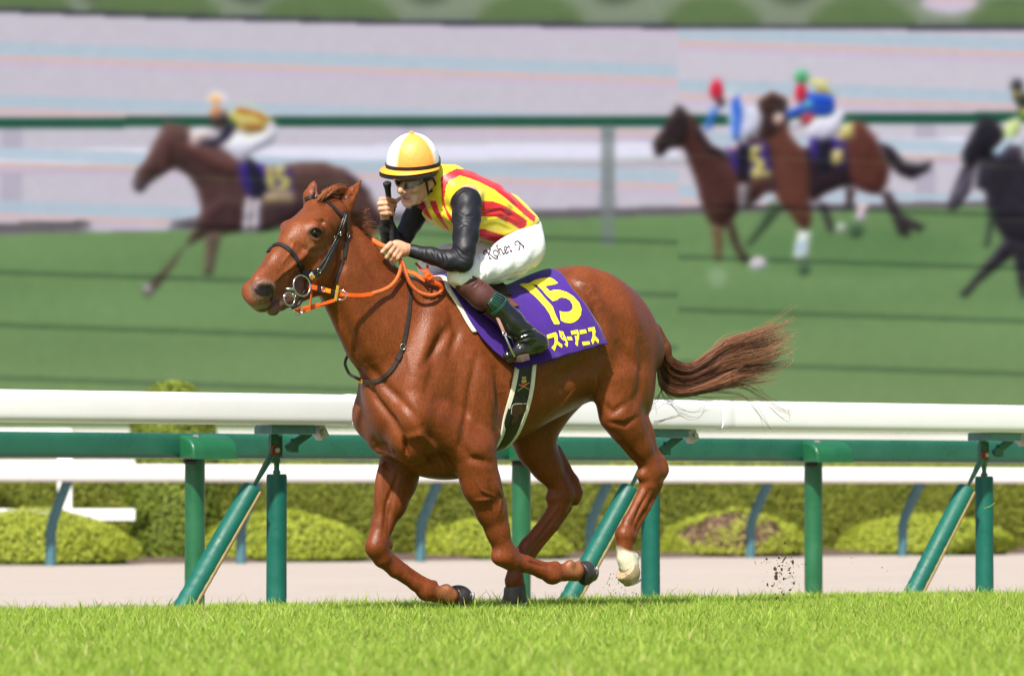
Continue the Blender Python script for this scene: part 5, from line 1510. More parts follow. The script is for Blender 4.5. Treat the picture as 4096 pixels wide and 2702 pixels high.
obj('rein_knot', mb.mesh('rein_knot', [m_orange], sharp=60), rein)
web('chin_web', [(1172, 1228, y0 - .03), (1190, 1237, y0 - .03), (1207, 1246, y0 - .03)], .021, .004, mat('dark_orange_web', (0.52, 0.08, 0.01), 0.6, 0.3), 10)
web('chin_web', [(1207, 1232, y0 - .03), (1240, 1226, y0 - .03), (1290, 1214, y0 - .02), (1336, 1201, y0), (1352, 1192, y0)], .015, .004, m_orange, 24)
web('chin_web', [(1212, 1246, y0 - .032), (1245, 1234, y0 - .03), (1300, 1216, y0 - .02), (1336, 1203, y0)], .012, .004, m_orange, 24)
web('hanging_web', [(1246, 1160, y0 - .01), (1245, 1190, y0 - .012), (1242, 1222, y0 - .018)], .010, .004, m_rubber, 10)
# far rein part across the neck into the hand
P = spline(np.array([H(1478, 950, -.05), H(1492, 962, .0), H(1515, 977, .045), H(1545, 990, .085)]), 24)
mb = MB(); mb.tube(P, [.014] * 24, 10, flat=.7); obj('rubber_grip', mb.mesh('rubber_grip', [m_rubber], sharp=60), rein)

# neck strap
ns = place(empty('neck_strap', (0, 0, 0), 'thin dark leather strap hanging round the base of the horse neck', 'strap'))
strap_obj('strap', [(1620, 1090), (1634, 1125), (1638, 1185), (1633, 1250), (1624, 1310), (1614, 1371), (1601, 1412), (1576, 1463), (1540, 1504), (1494, 1527), (1448, 1522)], .019, .005, m_brownl, ns, n=70, off=.005)
mb = MB(); Pq = spline(np.array([L(W(hit(BV, 1450, 1522)[0] + np.array([.006, .006, 0]))), H(1420, 1508, -.05), H(1397, 1494, -.10), H(1381, 1460, -.13), H(1383, 1438, -.14), H(1396, 1412, -.145)]), 30)
Nq = np.tile(np.array([.8, .6, 0]), (30, 1)); band(mb, Pq, Nq, .014, .005); obj('strap', mb.mesh('strap', [m_brownl], sharp=50), ns)
mb = MB(); P_, N_2 = lay([(1456, 1524), (1448, 1521), (1440, 1517)], BV, .009, 6); band(mb, P_, N_2, .021, .007); obj('keeper', mb.mesh('keeper', [mat('amber_keeper', (0.75, 0.33, 0.04), 0.5, 0.4)], sharp=50), ns)
p, n = hit(BV, 1608, 1386); mb = MB(); ring(mb, p + n * .013, n, .014, .0022, n=16, squash=.85); obj('buckle', mb.mesh('buckle', [m_chrome], sharp=60), ns)
mb = MB(); P_, N_2 = lay([(1600, 1412), (1595, 1425), (1589, 1438)], BV, .012, 8); band(mb, P_, N_2, .024, .005); obj('keeper', mb.mesh('keeper', [m_brownl], sharp=50), ns)

# ------------------------------------------------------------------ saddle cloth draped over the back
ZAX = 1.22
def drape(X, phi):
    d = np.array([0, math.sin(phi), math.cos(phi)]); o = np.array([X, 0, ZAX]) + d * 1.2
    p, n, i, t = BV.ray_cast(Vector(o), Vector(-d))
    if p is None: return np.array([X, 0, ZAX]) + d * 0.3, d
    return np.array(p), np.array(n)
def edge(pix, X0):
    out = [(X0, 0.0)]
    for x, y in pix:
        p, n = hit(BV, x, y)
        if p is not None: out.append((p[0], math.atan2(p[1], p[2] - ZAX)))
    return np.array(out)
eF = edge([(1794, 1153), (1825, 1200), (1855, 1250), (1890, 1310), (1916, 1352), (1957, 1398), (2008, 1439), (2059, 1476)], H(1768, 1110, 0)[0])
eR = edge([(2280, 1156), (2308, 1186), (2332, 1215), (2352, 1250), (2370, 1290), (2386, 1332), (2400, 1374)], H(2200, 1100, 0)[0])
def samp(e, t):
    k = np.linspace(0, 1, len(e)); return np.interp(t, k, e[:, 0]), np.interp(t, k, e[:, 1])
def cloth_mesh(name, b0, b1, tmax, off, nb, nt, m, fold=0.0, ext=0.0):
    V = []; ts = np.linspace(-tmax, tmax, nt)
    for b in np.linspace(b0, b1, nb):
        for t in ts:
            xf, pf = samp(eF, abs(t)); xr, pr = samp(eR, abs(t))
            X = xf + ext + (xr - xf - ext) * b; ph = (pf + (pr - pf) * b)
            p, n = drape(X, math.copysign(ph, t) if abs(t) > 1e-6 else 0.0)
            a = abs(t); hang = .016 * a ** 3 + .03 * a ** 4 * smooth(b, .55, 1)
            wv = fold * a * (math.sin(b * 17 + 2.5 * a) * .5 + math.sin(b * 31 - 5 * a + 1) * .25 + .6 * math.sin(6.0 * (b - .35) * a * 5 + 7 * a) * math.exp(-((b - .45) / .18) ** 2))
            V.append(p + n * (off + wv) + np.array([0, math.copysign(hang, t), 0]))
    V = np.array(V)
    G = V.reshape(nb, nt, 3)
    for _ in range(3):
        G[1:-1] = (G[:-2] + 2 * G[1:-1] + G[2:]) / 4; G[:, 1:-1] = (G[:, :-2] + 2 * G[:, 1:-1] + G[:, 2:]) / 4
    V = G.reshape(-1, 3)
    i = np.arange(nb * nt).reshape(nb, nt)
    F = np.stack([i[:-1, :-1], i[:-1, 1:], i[1:, 1:], i[1:, :-1]], -1).reshape(-1, 4)
    return V, F, new_mesh(name, V, F, [m], True)
m_purple = mat('purple_cloth', (0.046, 0.013, 0.185), 0.8, 0.15, noise=0.07, nscale=12, bump=0.25, bscale=500, sheen=0.15)
m_yellow = mat('yellow_print', (0.86, 0.74, 0.035), 0.7, 0.2, noise=0.03, nscale=30)
cloth = place(empty('saddle_cloth', (0, 0, 0), 'purple saddle cloth with yellow 15 and the horse name in yellow katakana', 'saddle cloth'))
CV, CF, me = cloth_mesh('cloth', 0, 1, 1, .016, 64, 121, m_purple, fold=.011)
oc = obj('cloth', me, cloth); md = oc.modifiers.new('thick', 'SOLIDIFY'); md.thickness = .004; md.offset = -1
_, _, me = cloth_mesh('saddle_pad', -.0, .2, .56, .009, 14, 61, mat('cream_pad', (0.62, 0.60, 0.52), 0.9, 0.1, noise=0.1, nscale=60, bump=0.4, bscale=120), ext=.022)
oc = obj('saddle_pad', me, cloth); md = oc.modifiers.new('thick', 'SOLIDIFY'); md.thickness = .006; md.offset = -1
CBV = bvh_of(CV, CF)
def AX(pts): return [(2040 + x / 4.355, 1080 + y / 4.355) for x, y in pts]
decal('number_one', [AX([(160, 262), (205, 240), (330, 238), (400, 262), (480, 345), (560, 440), (640, 530), (740, 640), (790, 780), (865, 925), (845, 945), (785, 945), (765, 935), (720, 850), (690, 770), (610, 650), (500, 530), (430, 460), (350, 395), (270, 325)])], CBV, .0025, m_yellow, cloth)
decal('number_five', [AX([(330, 235), (430, 180), (540, 150), (690, 135), (750, 160), (835, 230), (770, 255), (605, 285), (695, 375), (760, 350), (860, 350), (990, 390), (1100, 460), (1200, 570), (1240, 680), (1230, 780), (1180, 860), (1110, 910), (1040, 925), (960, 915), (885, 880), (860, 715), (920, 735), (1000, 735), (1060, 710), (1090, 660), (1085, 600), (1040, 530), (970, 490), (890, 480), (845, 495), (820, 525), (740, 545), (640, 450), (560, 350), (470, 270)])], CBV, .0025, m_yellow, cloth)
for polys in ([[(635, 1130), (790, 1082), (818, 1120), (828, 1200), (815, 1280), (770, 1410), (715, 1355), (765, 1290), (775, 1225), (765, 1165), (655, 1198)], [(822, 1235), (908, 1300), (903, 1355), (808, 1288)]],
              [[(845, 1048), (875, 1065), (920, 1068), (940, 1120), (980, 1200), (1005, 1270), (1000, 1330), (985, 1332), (945, 1285), (975, 1270), (960, 1230), (925, 1180), (910, 1110), (890, 1115), (900, 1170), (870, 1170), (860, 1110)], [(890, 1172), (930, 1182), (955, 1215), (938, 1232), (890, 1195)]],
              [[(985, 1160), (1065, 1158), (1088, 1220), (1010, 1222)]],
              [[(1052, 1062), (1175, 1040), (1200, 1120), (1195, 1225), (1168, 1190), (1165, 1110), (1070, 1125)], [(1122, 1140), (1160, 1148), (1183, 1240), (1175, 1330), (1135, 1290), (1142, 1220)]],
              [[(1205, 1050), (1315, 1033), (1330, 1098), (1215, 1118)], [(1250, 1250), (1375, 1238), (1390, 1295), (1268, 1312)]],
              [[(1352, 1008), (1465, 990), (1485, 1070), (1475, 1140), (1540, 1215), (1535, 1280), (1470, 1215), (1440, 1300), (1405, 1230), (1435, 1150), (1430, 1055), (1368, 1075)]]):
    ch = None
    for p in polys:
        q = decal('name_character' if ch is None else 'stroke', [AX(p)], CBV, .0025, m_yellow, cloth if ch is None else ch, 6); ch = ch or q

# saddle: a light racing saddle, mostly under the rider
sad = place(empty('racing_saddle', (0, 0, 0), 'small dark leather racing saddle under the rider on the purple cloth', 'saddle'))
_, _, me = cloth_mesh('seat', .22, .50, .17, .034, 24, 41, mat('saddle_leather', (0.020, 0.014, 0.012), 0.4, 0.5, noise=0.3, nscale=40)); oc = obj('seat', me, sad); md = oc.modifiers.new('thick', 'SOLIDIFY'); md.thickness = .012; md.offset = -1
_, _, me = cloth_mesh('flap', .34, .47, .36, .025, 20, 41, mat('saddle_flap', (0.115, 0.040, 0.022), 0.5, 0.4, noise=0.2, nscale=40)); oc = obj('flap', me, sad); md = oc.modifiers.new('thick', 'SOLIDIFY'); md.thickness = .004; md.offset = -1

# girth
girth = place(empty('girth', (0, 0, 0), 'black girth edged in cream round the horse belly with a small crest', 'girth'))
def girth_path(pix, off, tail_dx=0.0):
    P = []; N = []
    for x, y in spline(pix, 30):
        p, n = hit(BV, x, y)
        if p is None: break
        P.append(p); N.append(n)
    X = P[-1][0]; dX = (P[-1][0] - P[-6][0]) / 5 * .4
    z0 = P[-1][2]
    ys = np.linspace(P[-1][1] - .03, -.26, 14)
    for k, y in enumerate(ys):
        Xk = X + dX * min(k, 5)
        p, n, i, t = BV.ray_cast(Vector((Xk, y, .62)), Vector((0, 0, 1)))
        if p is not None: P.append(np.array(p)); N.append(np.array(n))
    P = np.array(P); N = np.array(N)
    for _ in range(3): P[1:-1] = (P[:-2] + 2 * P[1:-1] + P[2:]) / 4; N[1:-1] = (N[:-2] + 2 * N[1:-1] + N[2:]) / 4
    N /= np.linalg.norm(N, axis=1)[:, None]
    return P + N * off, N
mb = MB(); P, N = girth_path([(2108, 1420), (2100, 1470), (2091, 1536), (2074, 1607), (2052, 1682), (2030, 1745)], .005)
band(mb, P, N, np.interp(np.arange(len(P)), [0, 12, 28, 44], [.105, .10, .10, .10]), .006); gm = mb.mesh('girth_band', [m_leather], sharp=50); gb = obj('girth_band', gm, girth)
m_cream = mat('cream_edge', (0.66, 0.63, 0.50), 0.8, 0.2, noise=0.05, nscale=40)
for pix in ([(2069, 1440), (2064, 1480), (2054, 1536), (2037, 1607), (2016, 1682), (2003, 1740)], [(2136, 1440), (2132, 1475), (2126, 1536), (2112, 1605), (2090, 1675), (2066, 1730)]):
    mb = MB(); P, N = girth_path(pix, .009); band(mb, P, N, .021, .010); obj('fleece_edge', mb.mesh('fleece_edge', [m_cream], sharp=60), girth)
gbv = BVHTree.FromObject(gb, bpy.context.evaluated_depsgraph_get())
def C3(pts): return [(1600 + x / 1.96, 1000 + y / 1.96) for x, y in pts]
m_gold = mat('gold_thread', (0.50, 0.34, 0.10), 0.6, 0.3); m_red = mat('red_thread', (0.62, 0.02, 0.025), 0.6, 0.3); m_flap = mat('girth_leather', (0.045, 0.018, 0.012), 0.45, 0.5, noise=0.3, nscale=50)
decal('crest_crown', [C3([(952, 1015), (990, 1012), (990, 1038), (950, 1040)]), C3([(954, 992), (988, 990), (986, 1008), (956, 1010)])], gbv, .002, m_gold, girth, 6)
decal('crest_heart', [C3([(950, 1045), (968, 1040), (988, 1042), (988, 1056), (968, 1070), (952, 1056)])], gbv, .002, m_red, girth, 6)
decal('crest_cross', stroke_polys([C3([(920, 1104), (965, 1070), (1012, 1036)]), C3([(928, 1052), (965, 1068), (1008, 1088)])], 3), gbv, .0022, m_gold, girth, 6)
decal('girth_flap', [C3([(885, 1205), (996, 1198), (980, 1268), (940, 1282), (915, 1340), (872, 1376), (870, 1330), (884, 1300), (868, 1280)])], gbv, .004, m_flap, girth, 8)
decal('girth_piping', stroke_polys([C3([(868, 1280), (885, 1208), (996, 1200)])], 2.5), gbv, .005, m_cream, girth, 8)
# ------------------------------------------------------------------ the rider
JD = math.radians(24)
JF = np.array([math.cos(JD), math.sin(JD), 0]); JL = np.array([-math.sin(JD), math.cos(JD), 0])
JC = H(1665, 690, 0.0)
def JJ(px, py, l):
    o = L(CAM); d = ray(px, py) @ ROT
    return o + d * ((l - (o - JC) @ JL) / (d @ JL))
RJ = np.stack([JF, JL, EZ], 1)
# limb layout shared by body and clothes: (px, py, Y, radius)
TORSO = [(1795, 765, 0, .116), (1850, 802, 0, .126), (1925, 836, 0, .127), (2005, 876, 0, .114), (2065, 915, 0, .098)]
ARM_N = [(1866, 820, .185, .068), (1866, 870, .22, .063), (1864, 940, .26, .057), (1857, 1000, .28, .050), (1852, 1048, .285, .042)]
FOREARM_N = [(1852, 1048, .285, .044), (1800, 1042, .25, .045), (1725, 1022, .18, .036), (1640, 1000, .10, .024)]
ARM_F = [(1690, 812, -.18, .066), (1650, 880, -.20, .048), (1600, 975, -.21, .042)]
FOREARM_F = [(1592, 985, -.21, .042), (1565, 960, -.19, .044), (1552, 920, -.165, .036), (1546, 878, -.14, .025)]
THIGH_N = [(2085, 995, .085, .102), (2040, 1034, .12, .090), (1975, 1064, .165, .074), (1900, 1087, .20, .067), (1846, 1102, .215, .066)]
THIGH_F = [(2040, 985, -.085, .11), (1930, 1010, -.14, .085), (1790, 1040, -.20, .066), (1722, 1066, -.21, .058)]
SHIN_N = [(1850, 1100, .215, .066), (1880, 1150, .24, .060), (1925, 1185, .265, .056), (1985, 1230, .29, .056), (2045, 1290, .31, .052), (2095, 1340, .33, .046)]
FOOT_N = [(2098, 1345, .33, .046), (2150, 1372, .335, .042)]
def links(f, ch, d=0.0, k=.02, sq=1.0):
    for a, b in zip(ch[:-1], ch[1:]): f.cone(H(*a[:3]), H(*b[:3]), a[3] + d, b[3] + d, k, sq)
def hand_fields(f):
    # near hand closed on the reins
    c = lambda a, b, ra, rb, k=.006: f.cone(H(*a), H(*b), ra, rb, k)
    c((1642, 1000, .10), (1612, 998, .098), .024, .030, .02); c((1612, 998, .098), (1582, 990, .092), .030, .030, .02)
    f.bar(H(1622, 1000, .10), H(1562, 982, .095), .022, .036, EZ, .012)
    for (ax, ay), (bx, by), (cx, cy) in (((1563, 974), (1546, 990), (1530, 1007)), ((1576, 986), (1560, 1008), (1546, 1028)), ((1588, 1002), (1575, 1022), (1563, 1038)), ((1600, 1016), (1588, 1032), (1577, 1044))):
        c((ax, ay, .115), (bx, by, .124), .0125, .0112); c((bx, by, .124), (cx, cy, .110), .0112, .0100); c((cx, cy, .110), (cx + 10, cy - 4, .085), .0100, .0088)
    c((1592, 980, .070), (1560, 976, .062), .013, .011); c((1560, 976, .062), (1535, 992, .068), .011, .009)
    # far hand closed on the whip
    c((1546, 882, -.14), (1545, 862, -.135), .024, .028, .015); f.bar(H(1548, 876, -.135), H(1542, 800, -.128), .024, .036, JF, .012)
    for (ax, ay), (bx, by), (tx, ty) in (((1520, 798), (1545, 794), (1574, 801)), ((1513, 815), (1545, 813), (1581, 824)), ((1517, 835), (1545, 834), (1575, 838)), ((1524, 853), (1548, 853), (1574, 855))):
        c((ax + 4, ay, -.118), (bx, by, -.090), .0112, .0112); c((bx, by, -.090), (tx, ty, -.098), .0112, .0095); c((ax + 4, ay, -.118), (ax + 14, ay + 2, -.15), .011, .011)
    c((1568, 828, -.135), (1582, 806, -.118), .0125, .011); c((1582, 806, -.118), (1600, 793, -.112), .011, .009)
def rider_body():
    f = Field((-.36, -.40, 1.02), (.92, .46, 2.32), .0042)
    links(f, TORSO, -.02, .03, 1.1)
    f.ball(H(1868, 785, .15), .06, .03); f.ball(H(1705, 795, -.15), .055, .03)
    for ch in (ARM_N, FOREARM_N, ARM_F, FOREARM_F, THIGH_N, THIGH_F, SHIN_N): links(f, ch, -.013, .02)
    links(f, FOREARM_N[-2:], -.002, .01); links(f, FOREARM_F[-2:], -.002, .01)
    f.cone(H(2060, 950, 0), H(2065, 980, 0), .08, .08, .03, 1.2)
    links(f, [(1722, 1066, -.21, .05), (1800, 1180, -.27, .045), (1880, 1270, -.30, .04)], 0, .02)
    links(f, [(2095, 1345, .33, .036), (2160, 1374, .335, .032)], 0, .015); links(f, [(2140, 1372, .335, .034), (2070, 1405, .335, .028), (2030, 1420, .335, .018)], 0, .015)
    hand_fields(f)
    # neck and head
    f.cone(H(1800, 735, 0), JJ(1690, 715, 0), .064, .058, .03)
    f.ell(JJ(1672, 655, 0), (.098, .080, .098), RJ, .03)
    f.cone(JJ(1655, 715, 0), JJ(1645, 790, 0), .074, .045, .03, .92, JL)
    for sg, (x, y), (x2, y2) in ((1, (1712, 735), (1662, 806)), (-1, (1618, 735), (1628, 806))):
        f.cone(JJ(x, y, sg * .050), JJ(x2, y2, sg * .018), .028, .022, .02)
        f.ell(JJ(1655 if sg > 0 else 1612, 752, sg * .040), (.022, .024, .022), RJ, .02)
    f.ball(JJ(1636, 814, 0), .022, .016)                                                              # chin
    f.cone(JJ(1612, 728, 0), JJ(1600, 763, 0), .010, .0145, .010); f.ball(JJ(1618, 769, .013), .010, .007); f.ball(JJ(1601, 769, -.013), .010, .007)
    f.ball(JJ(1603, 766, 0), .013, .007)
    f.ell(JJ(1626, 788, 0), (.012, .026, .008), RJ, .007); f.ell(JJ(1630, 803, 0), (.012, .023, .009), RJ, .007)   # lips
    f.ell(JJ(1622, 796, 0), (.018, .021, .0062), RJ, .004, 'cut')
    f.ell(JJ(1642, 742, .034), (.018, .02, .014), RJ, .012, 'cut'); f.ell(JJ(1606, 742, -.034), (.018, .02, .014), RJ, .012, 'cut')
    f.ell(JJ(1735, 712, .076), (.020, .009, .034), RJ, .008); f.ell(JJ(1736, 712, .087), (.010, .005, .022), RJ, .004, 'cut')
    return f.net(1)
rider = place(empty('person', (0, 0, 0), 'jockey in yellow and red striped silks crouched on the chestnut horse', 'person'))
JV, JFc = rider_body()
JN = normals(JV, JFc); jx, jy = project(W(JV))
def skin_col():
    C = np.tile(np.array([0.56, 0.29, 0.185]), (len(JV), 1))
    def mixc(m, c):
        nonlocal C
        m = np.clip(m, 0, 1)[:, None]; C = C * (1 - m) + np.array(c) * m
    fc = (JN * (L(CAM) - JV)).sum(1) > 0
    dl = np.minimum(np.hypot((jx - 1628) / 2.6, (jy - 788) / .8), np.hypot((jx - 1634) / 2.5, (jy - 803) / 1.0)); mixc(.9 * smooth(-dl, -10, -6) * fc * (jx > 1585) * (jx < 1685) * (jy > 770), (0.50, 0.11, 0.10))
    dm = np.hypot((jx - 1630) / 3.0, (jy - 795.5) / .6); mixc(.9 * smooth(-dm, -7, -4) * fc * (jx < 1690) * (jx > 1585) * (jy > 770), (0.10, 0.04, 0.04))
    for (ax, ay) in ((1563, 974), (1576, 986), (1588, 1002), (1600, 1016)): mixc(.35 * smooth(-np.hypot(jx - ax, jy - ay), -10, -3) * fc, (0.60, 0.24, 0.16))
    mixc(.35 * ((jx > 1505) & (jx < 1590) & (jy > 785) & (jy < 870)), (0.62, 0.34, 0.24))
    return C
obj('body', new_mesh('rider_body', JV, JFc, [mat('skin', rough=0.5, spec=0.35, col=True, noise=0.06, nscale=40, sub=0.12, bump=0.1, bscale=220)], True, col=skin_col()), rider)
JBV = bvh_of(JV, JFc)

# clothes
def cloth_relief(V, F, amp, sc, seed):
    N = normals(V, F); a = seed
    w = np.sin(V[:, 0] * sc + 2.1 * np.sin(V[:, 2] * sc * .7 + a) + a) * np.sin(V[:, 2] * sc * .8 + 1.7 * np.sin(V[:, 1] * sc * .9 + a)) + .5 * np.sin((V[:, 0] + V[:, 2]) * sc * 2.1 + 2 * np.sin(V[:, 1] * sc + a))
    return V + N * (amp * w)[:, None]
def creases(V, F, lines, w, d):
    N = normals(V, F); x, y = project(W(V)); fc = smooth((N * (L(CAM) - V)).sum(1) / np.linalg.norm(L(CAM) - V, axis=1), 0.05, .4)
    s = np.zeros(len(V))
    for ln in lines:
        q, t = seg_dist(x, y, ln); s += d * np.exp(-.5 * (q / w) ** 2) * np.sin(np.clip(t, .05, .95) * math.pi) - .6 * d * np.exp(-.5 * ((q - 2.2 * w) / w) ** 2) * np.sin(np.clip(t, .05, .95) * math.pi)
    return V + N * (s * fc)[:, None]
# jersey
f = Field((-.30, -.30, 1.45), (.62, .32, 2.25), .0042)
links(f, TORSO, .004, .04, 1.15); f.cone(H(2055, 905, 0), H(2095, 945, 0), .105, .095, .03, 1.2)
f.ball(H(1866, 790, .135), .072, .03); f.ball(H(1712, 795, -.14), .07, .03); f.cone(H(1790, 730, 0), H(1752, 715, 0), .085, .072, .03)
f.bar(H(1840, 735, .0), H(2085, 880, 0), .045, .12, LATY, .04)
f.bar(H(1700, 840, 0), H(1850, 915, 0), .04, .09, LATY, .04)
a_, b_ = H(2134, 857, 0), H(1906, 985, 0)
hem_n = np.array([-(a_[2] - b_[2]), 0, (a_[0] - b_[0])]); hem_n = hem_n if hem_n[0] < 0 else -hem_n
f.clip((H(2106, 874, 0) + H(1985, 985, 0)) / 2, hem_n / np.linalg.norm(hem_n) + np.array([-.35, 0, -.5]))
V, F = f.net(1)
V = cloth_relief(V, F, .0025, 26, 1.0)
def B2(pts): return [(1400 + x / 2.412, 480 + y / 2.412) for x, y in pts]
V = creases(V, F, [B2([(1260, 900), (1450, 870), (1640, 960)]), B2([(1250, 1010), (1420, 980), (1600, 1060)]), B2([(1000, 600), (1100, 560), (1250, 580)]), B2([(880, 700), (900, 850), (980, 1000)]), B2([(920, 700), (940, 860), (990, 940)]), B2([(760, 820), (850, 960), (950, 1060)]), B2([(1300, 640), (1500, 740), (1640, 880)]), B2([(1240, 1080), (1380, 1130), (1540, 1150)])], 5, -.005)
N = normals(V, F); x, y = project(W(V)); fc = (N * (L(CAM) - V)).sum(1) > 0
red = [B2([(875, 555), (960, 500), (1030, 468), (1110, 478), (1230, 505), (1360, 560), (1480, 640), (1600, 750), (1700, 850), (1790, 930), (1780, 985), (1740, 960), (1658, 890), (1520, 770), (1396, 672), (1250, 598), (1130, 552), (1060, 537), (960, 585), (915, 660), (880, 680)]),
       B2([(880, 560), (935, 560), (920, 680), (910, 760), (925, 850), (1000, 960), (1010, 1020), (940, 930), (890, 800), (880, 680)]),
       B2([(1200, 790), (1290, 780), (1380, 785), (1480, 820), (1590, 885), (1710, 970), (1700, 1020), (1665, 1070), (1560, 1000), (1400, 930), (1260, 930), (1200, 930)]),
       B2([(1200, 1050), (1290, 1050), (1400, 1085), (1560, 1135), (1550, 1190), (1400, 1180), (1300, 1150), (1200, 1130)]),
       B2([(640, 790), (720, 780), (745, 860), (800, 970), (780, 960), (700, 890), (650, 830)]), B2([(765, 780), (830, 780), (860, 880), (910, 980), (960, 1060), (930, 1050), (850, 950), (795, 860)])]
m = np.zeros(len(V), bool)
for p in red: m |= in_poly(x, y, p)
ang = np.arctan2(V[:, 1], V[:, 2] - (H(1925, 828, 0)[2] + (V[:, 0] - H(1925, 828, 0)[0]) * .55))
m = np.where(fc, m, np.sin(ang * 7) > .25)
C = np.where(m[:, None], np.array([0.55, 0.013, 0.026]), np.array([0.74, 0.60, 0.022]))
obj('jersey', new_mesh('jersey', V, F, [mat('racing_silk', rough=0.42, spec=0.35, col=True, noise=0.04, nscale=20, bump=0.12, bscale=45, sheen=0.2)], True, col=C), rider)
# sleeves
m_sleeve = mat('black_satin', (0.010, 0.010, 0.015), 0.50, 0.32, noise=0.25, nscale=20, bump=0.10, bscale=40)
def sleeve(name, chains, ball, lo, hi, creas):
    f = Field(lo, hi, .0042)
    for ch in chains: links(f, ch, .002, .018)
    if ball: f.ball(*ball)
    V, F = f.net(1); V = cloth_relief(V, F, .0012, 50, 2.0); V = creases(V, F, creas, 3.0, -.0022)
    return obj(name, new_mesh(name, V, F, [m_sleeve], True), rider)
cr = [B2([(1010, 760), (1060, 700), (1130, 660)]), B2([(990, 960), (1080, 1000), (1200, 1020)]), B2([(1000, 1080), (1090, 1020), (1210, 1030)]), B2([(1000, 1250), (1060, 1330), (1160, 1380)]), B2([(1010, 1210), (1100, 1300), (1180, 1330)]), B2([(900, 1270), (930, 1340), (930, 1420)]), B2([(860, 1260), (890, 1330), (890, 1400)]), B2([(820, 1250), (840, 1320), (840, 1390)]), B2([(770, 1250), (790, 1310), (785, 1370)]), B2([(1050, 900), (1120, 930), (1230, 920)]), B2([(720, 1240), (730, 1290), (725, 1350)])]
sleeve('sleeve', [ARM_N, FOREARM_N[:-1] + [(1634, 1000, .10, .027)]], (H(1866, 806, .17), .066, .03), (-.12, .02, 1.42), (.72, .34, 2.15), cr)
sleeve('sleeve', [ARM_F, FOREARM_F[:-1] + [(1546, 884, -.14, .028)]], None, (.2, -.32, 1.5), (.92, -.02, 2.1), [B2([(330, 1000), (380, 1060), (420, 1080)]), B2([(500, 1000), (560, 1020), (620, 1000)]), B2([(300, 1080), (370, 1110), (430, 1100)])])
# breeches
f = Field((-.42, -.34, 1.35), (.62, .36, 1.95), .0045)
links(f, THIGH_N, .004, .03); links(f, THIGH_F, .004, .03); f.cone(H(2072, 930, 0), H(2080, 985, 0), .094, .098, .04, 1.22); f.ball(H(2098, 930, .02), .082, .05); f.ball(H(2092, 985, .07), .098, .04); f.ball(H(2040, 985, -.07), .095, .04)
f.clip(H(1826, 1142, .22), H(1840, 1175, .22) - H(1880, 1085, .22))
V, F = f.net(1); V = cloth_relief(V, F, .0015, 30, .4)
V = creases(V, F, [B2([(1160, 1460), (1200, 1530), (1180, 1560)]), B2([(1210, 1420), (1260, 1500), (1250, 1550)]), B2([(1280, 1400), (1320, 1470), (1330, 1540)]), B2([(1060, 1440), (1080, 1500), (1060, 1540)]), B2([(1500, 1160), (1600, 1130), (1680, 1060)]), B2([(1700, 1060), (1780, 1080), (1850, 1060)]), B2([(1180, 1280), (1240, 1330), (1230, 1420)])], 4, -.0045)
N = normals(V, F); x, y = project(W(V)); C = np.tile(np.array([0.80, 0.79, 0.81]), (len(V), 1))
q, _ = seg_dist(x, y, B2([(1230, 1570), (1420, 1530), (1600, 1470), (1800, 1420), (1880, 1300), (1885, 1250)])); C = np.where(((q < 3) & (N[:, 1] > 0))[:, None], np.array([0.62, 0.60, 0.56]), C)
obj('breeches', new_mesh('breeches', V, F, [mat('white_nylon', rough=0.5, spec=0.3, col=True, noise=0.02, nscale=20, bump=0.15, bscale=50)], True, col=C), rider)
QBV = bvh_of(V, F)
def KX(pts): return [(1900 + x / 9.508, 950 + y / 9.508) for x, y in pts]
lt = [[(380, 650), (335, 610), (345, 550), (390, 515), (430, 512), (490, 620), (530, 730), (555, 810)], [(525, 822), (570, 808), (620, 795)], [(600, 445), (565, 530), (520, 610)], [(525, 462), (570, 448), (612, 440)], [(520, 600), (620, 700), (700, 770), (780, 803), (840, 790), (850, 745), (830, 722)],
      [(780, 490), (715, 520), (702, 590), (740, 680), (810, 718), (868, 680), (868, 600), (830, 520), (780, 490)], [(895, 303), (835, 318), (830, 370), (890, 500), (950, 680)], [(900, 530), (920, 460), (965, 430), (1010, 520), (1050, 620), (1078, 632), (1110, 590)],
      [(1110, 545), (1180, 475), (1200, 400), (1150, 365), (1105, 400), (1112, 480), (1140, 570), (1190, 600), (1240, 560), (1255, 510)], [(1215, 400), (1290, 335), (1330, 470), (1350, 548), (1395, 490)], [(1238, 250), (1255, 262), (1272, 270)],
      [(1570, 300), (1510, 260), (1510, 190), (1570, 150), (1640, 155), (1690, 260), (1690, 380), (1655, 465), (1630, 472)], [(1640, 150), (1740, 250), (1800, 320), (1818, 400)], [(1838, 300), (1828, 350), (1815, 415)]]
pr = decal('printed_name', stroke_polys([KX(l) for l in lt], 4.6), QBV, .0032, mat('dark_print', (0.05, 0.035, 0.05), 0.6, 0.3), rider, 3); pr['kind'] = 'stuff'
decal('printed_flower', [KX([(1455, 425), (1500, 390), (1560, 430), (1540, 490), (1470, 490)])], QBV, .003, mat('grey_print', (0.45, 0.42, 0.44), 0.6, 0.3), rider, 4)
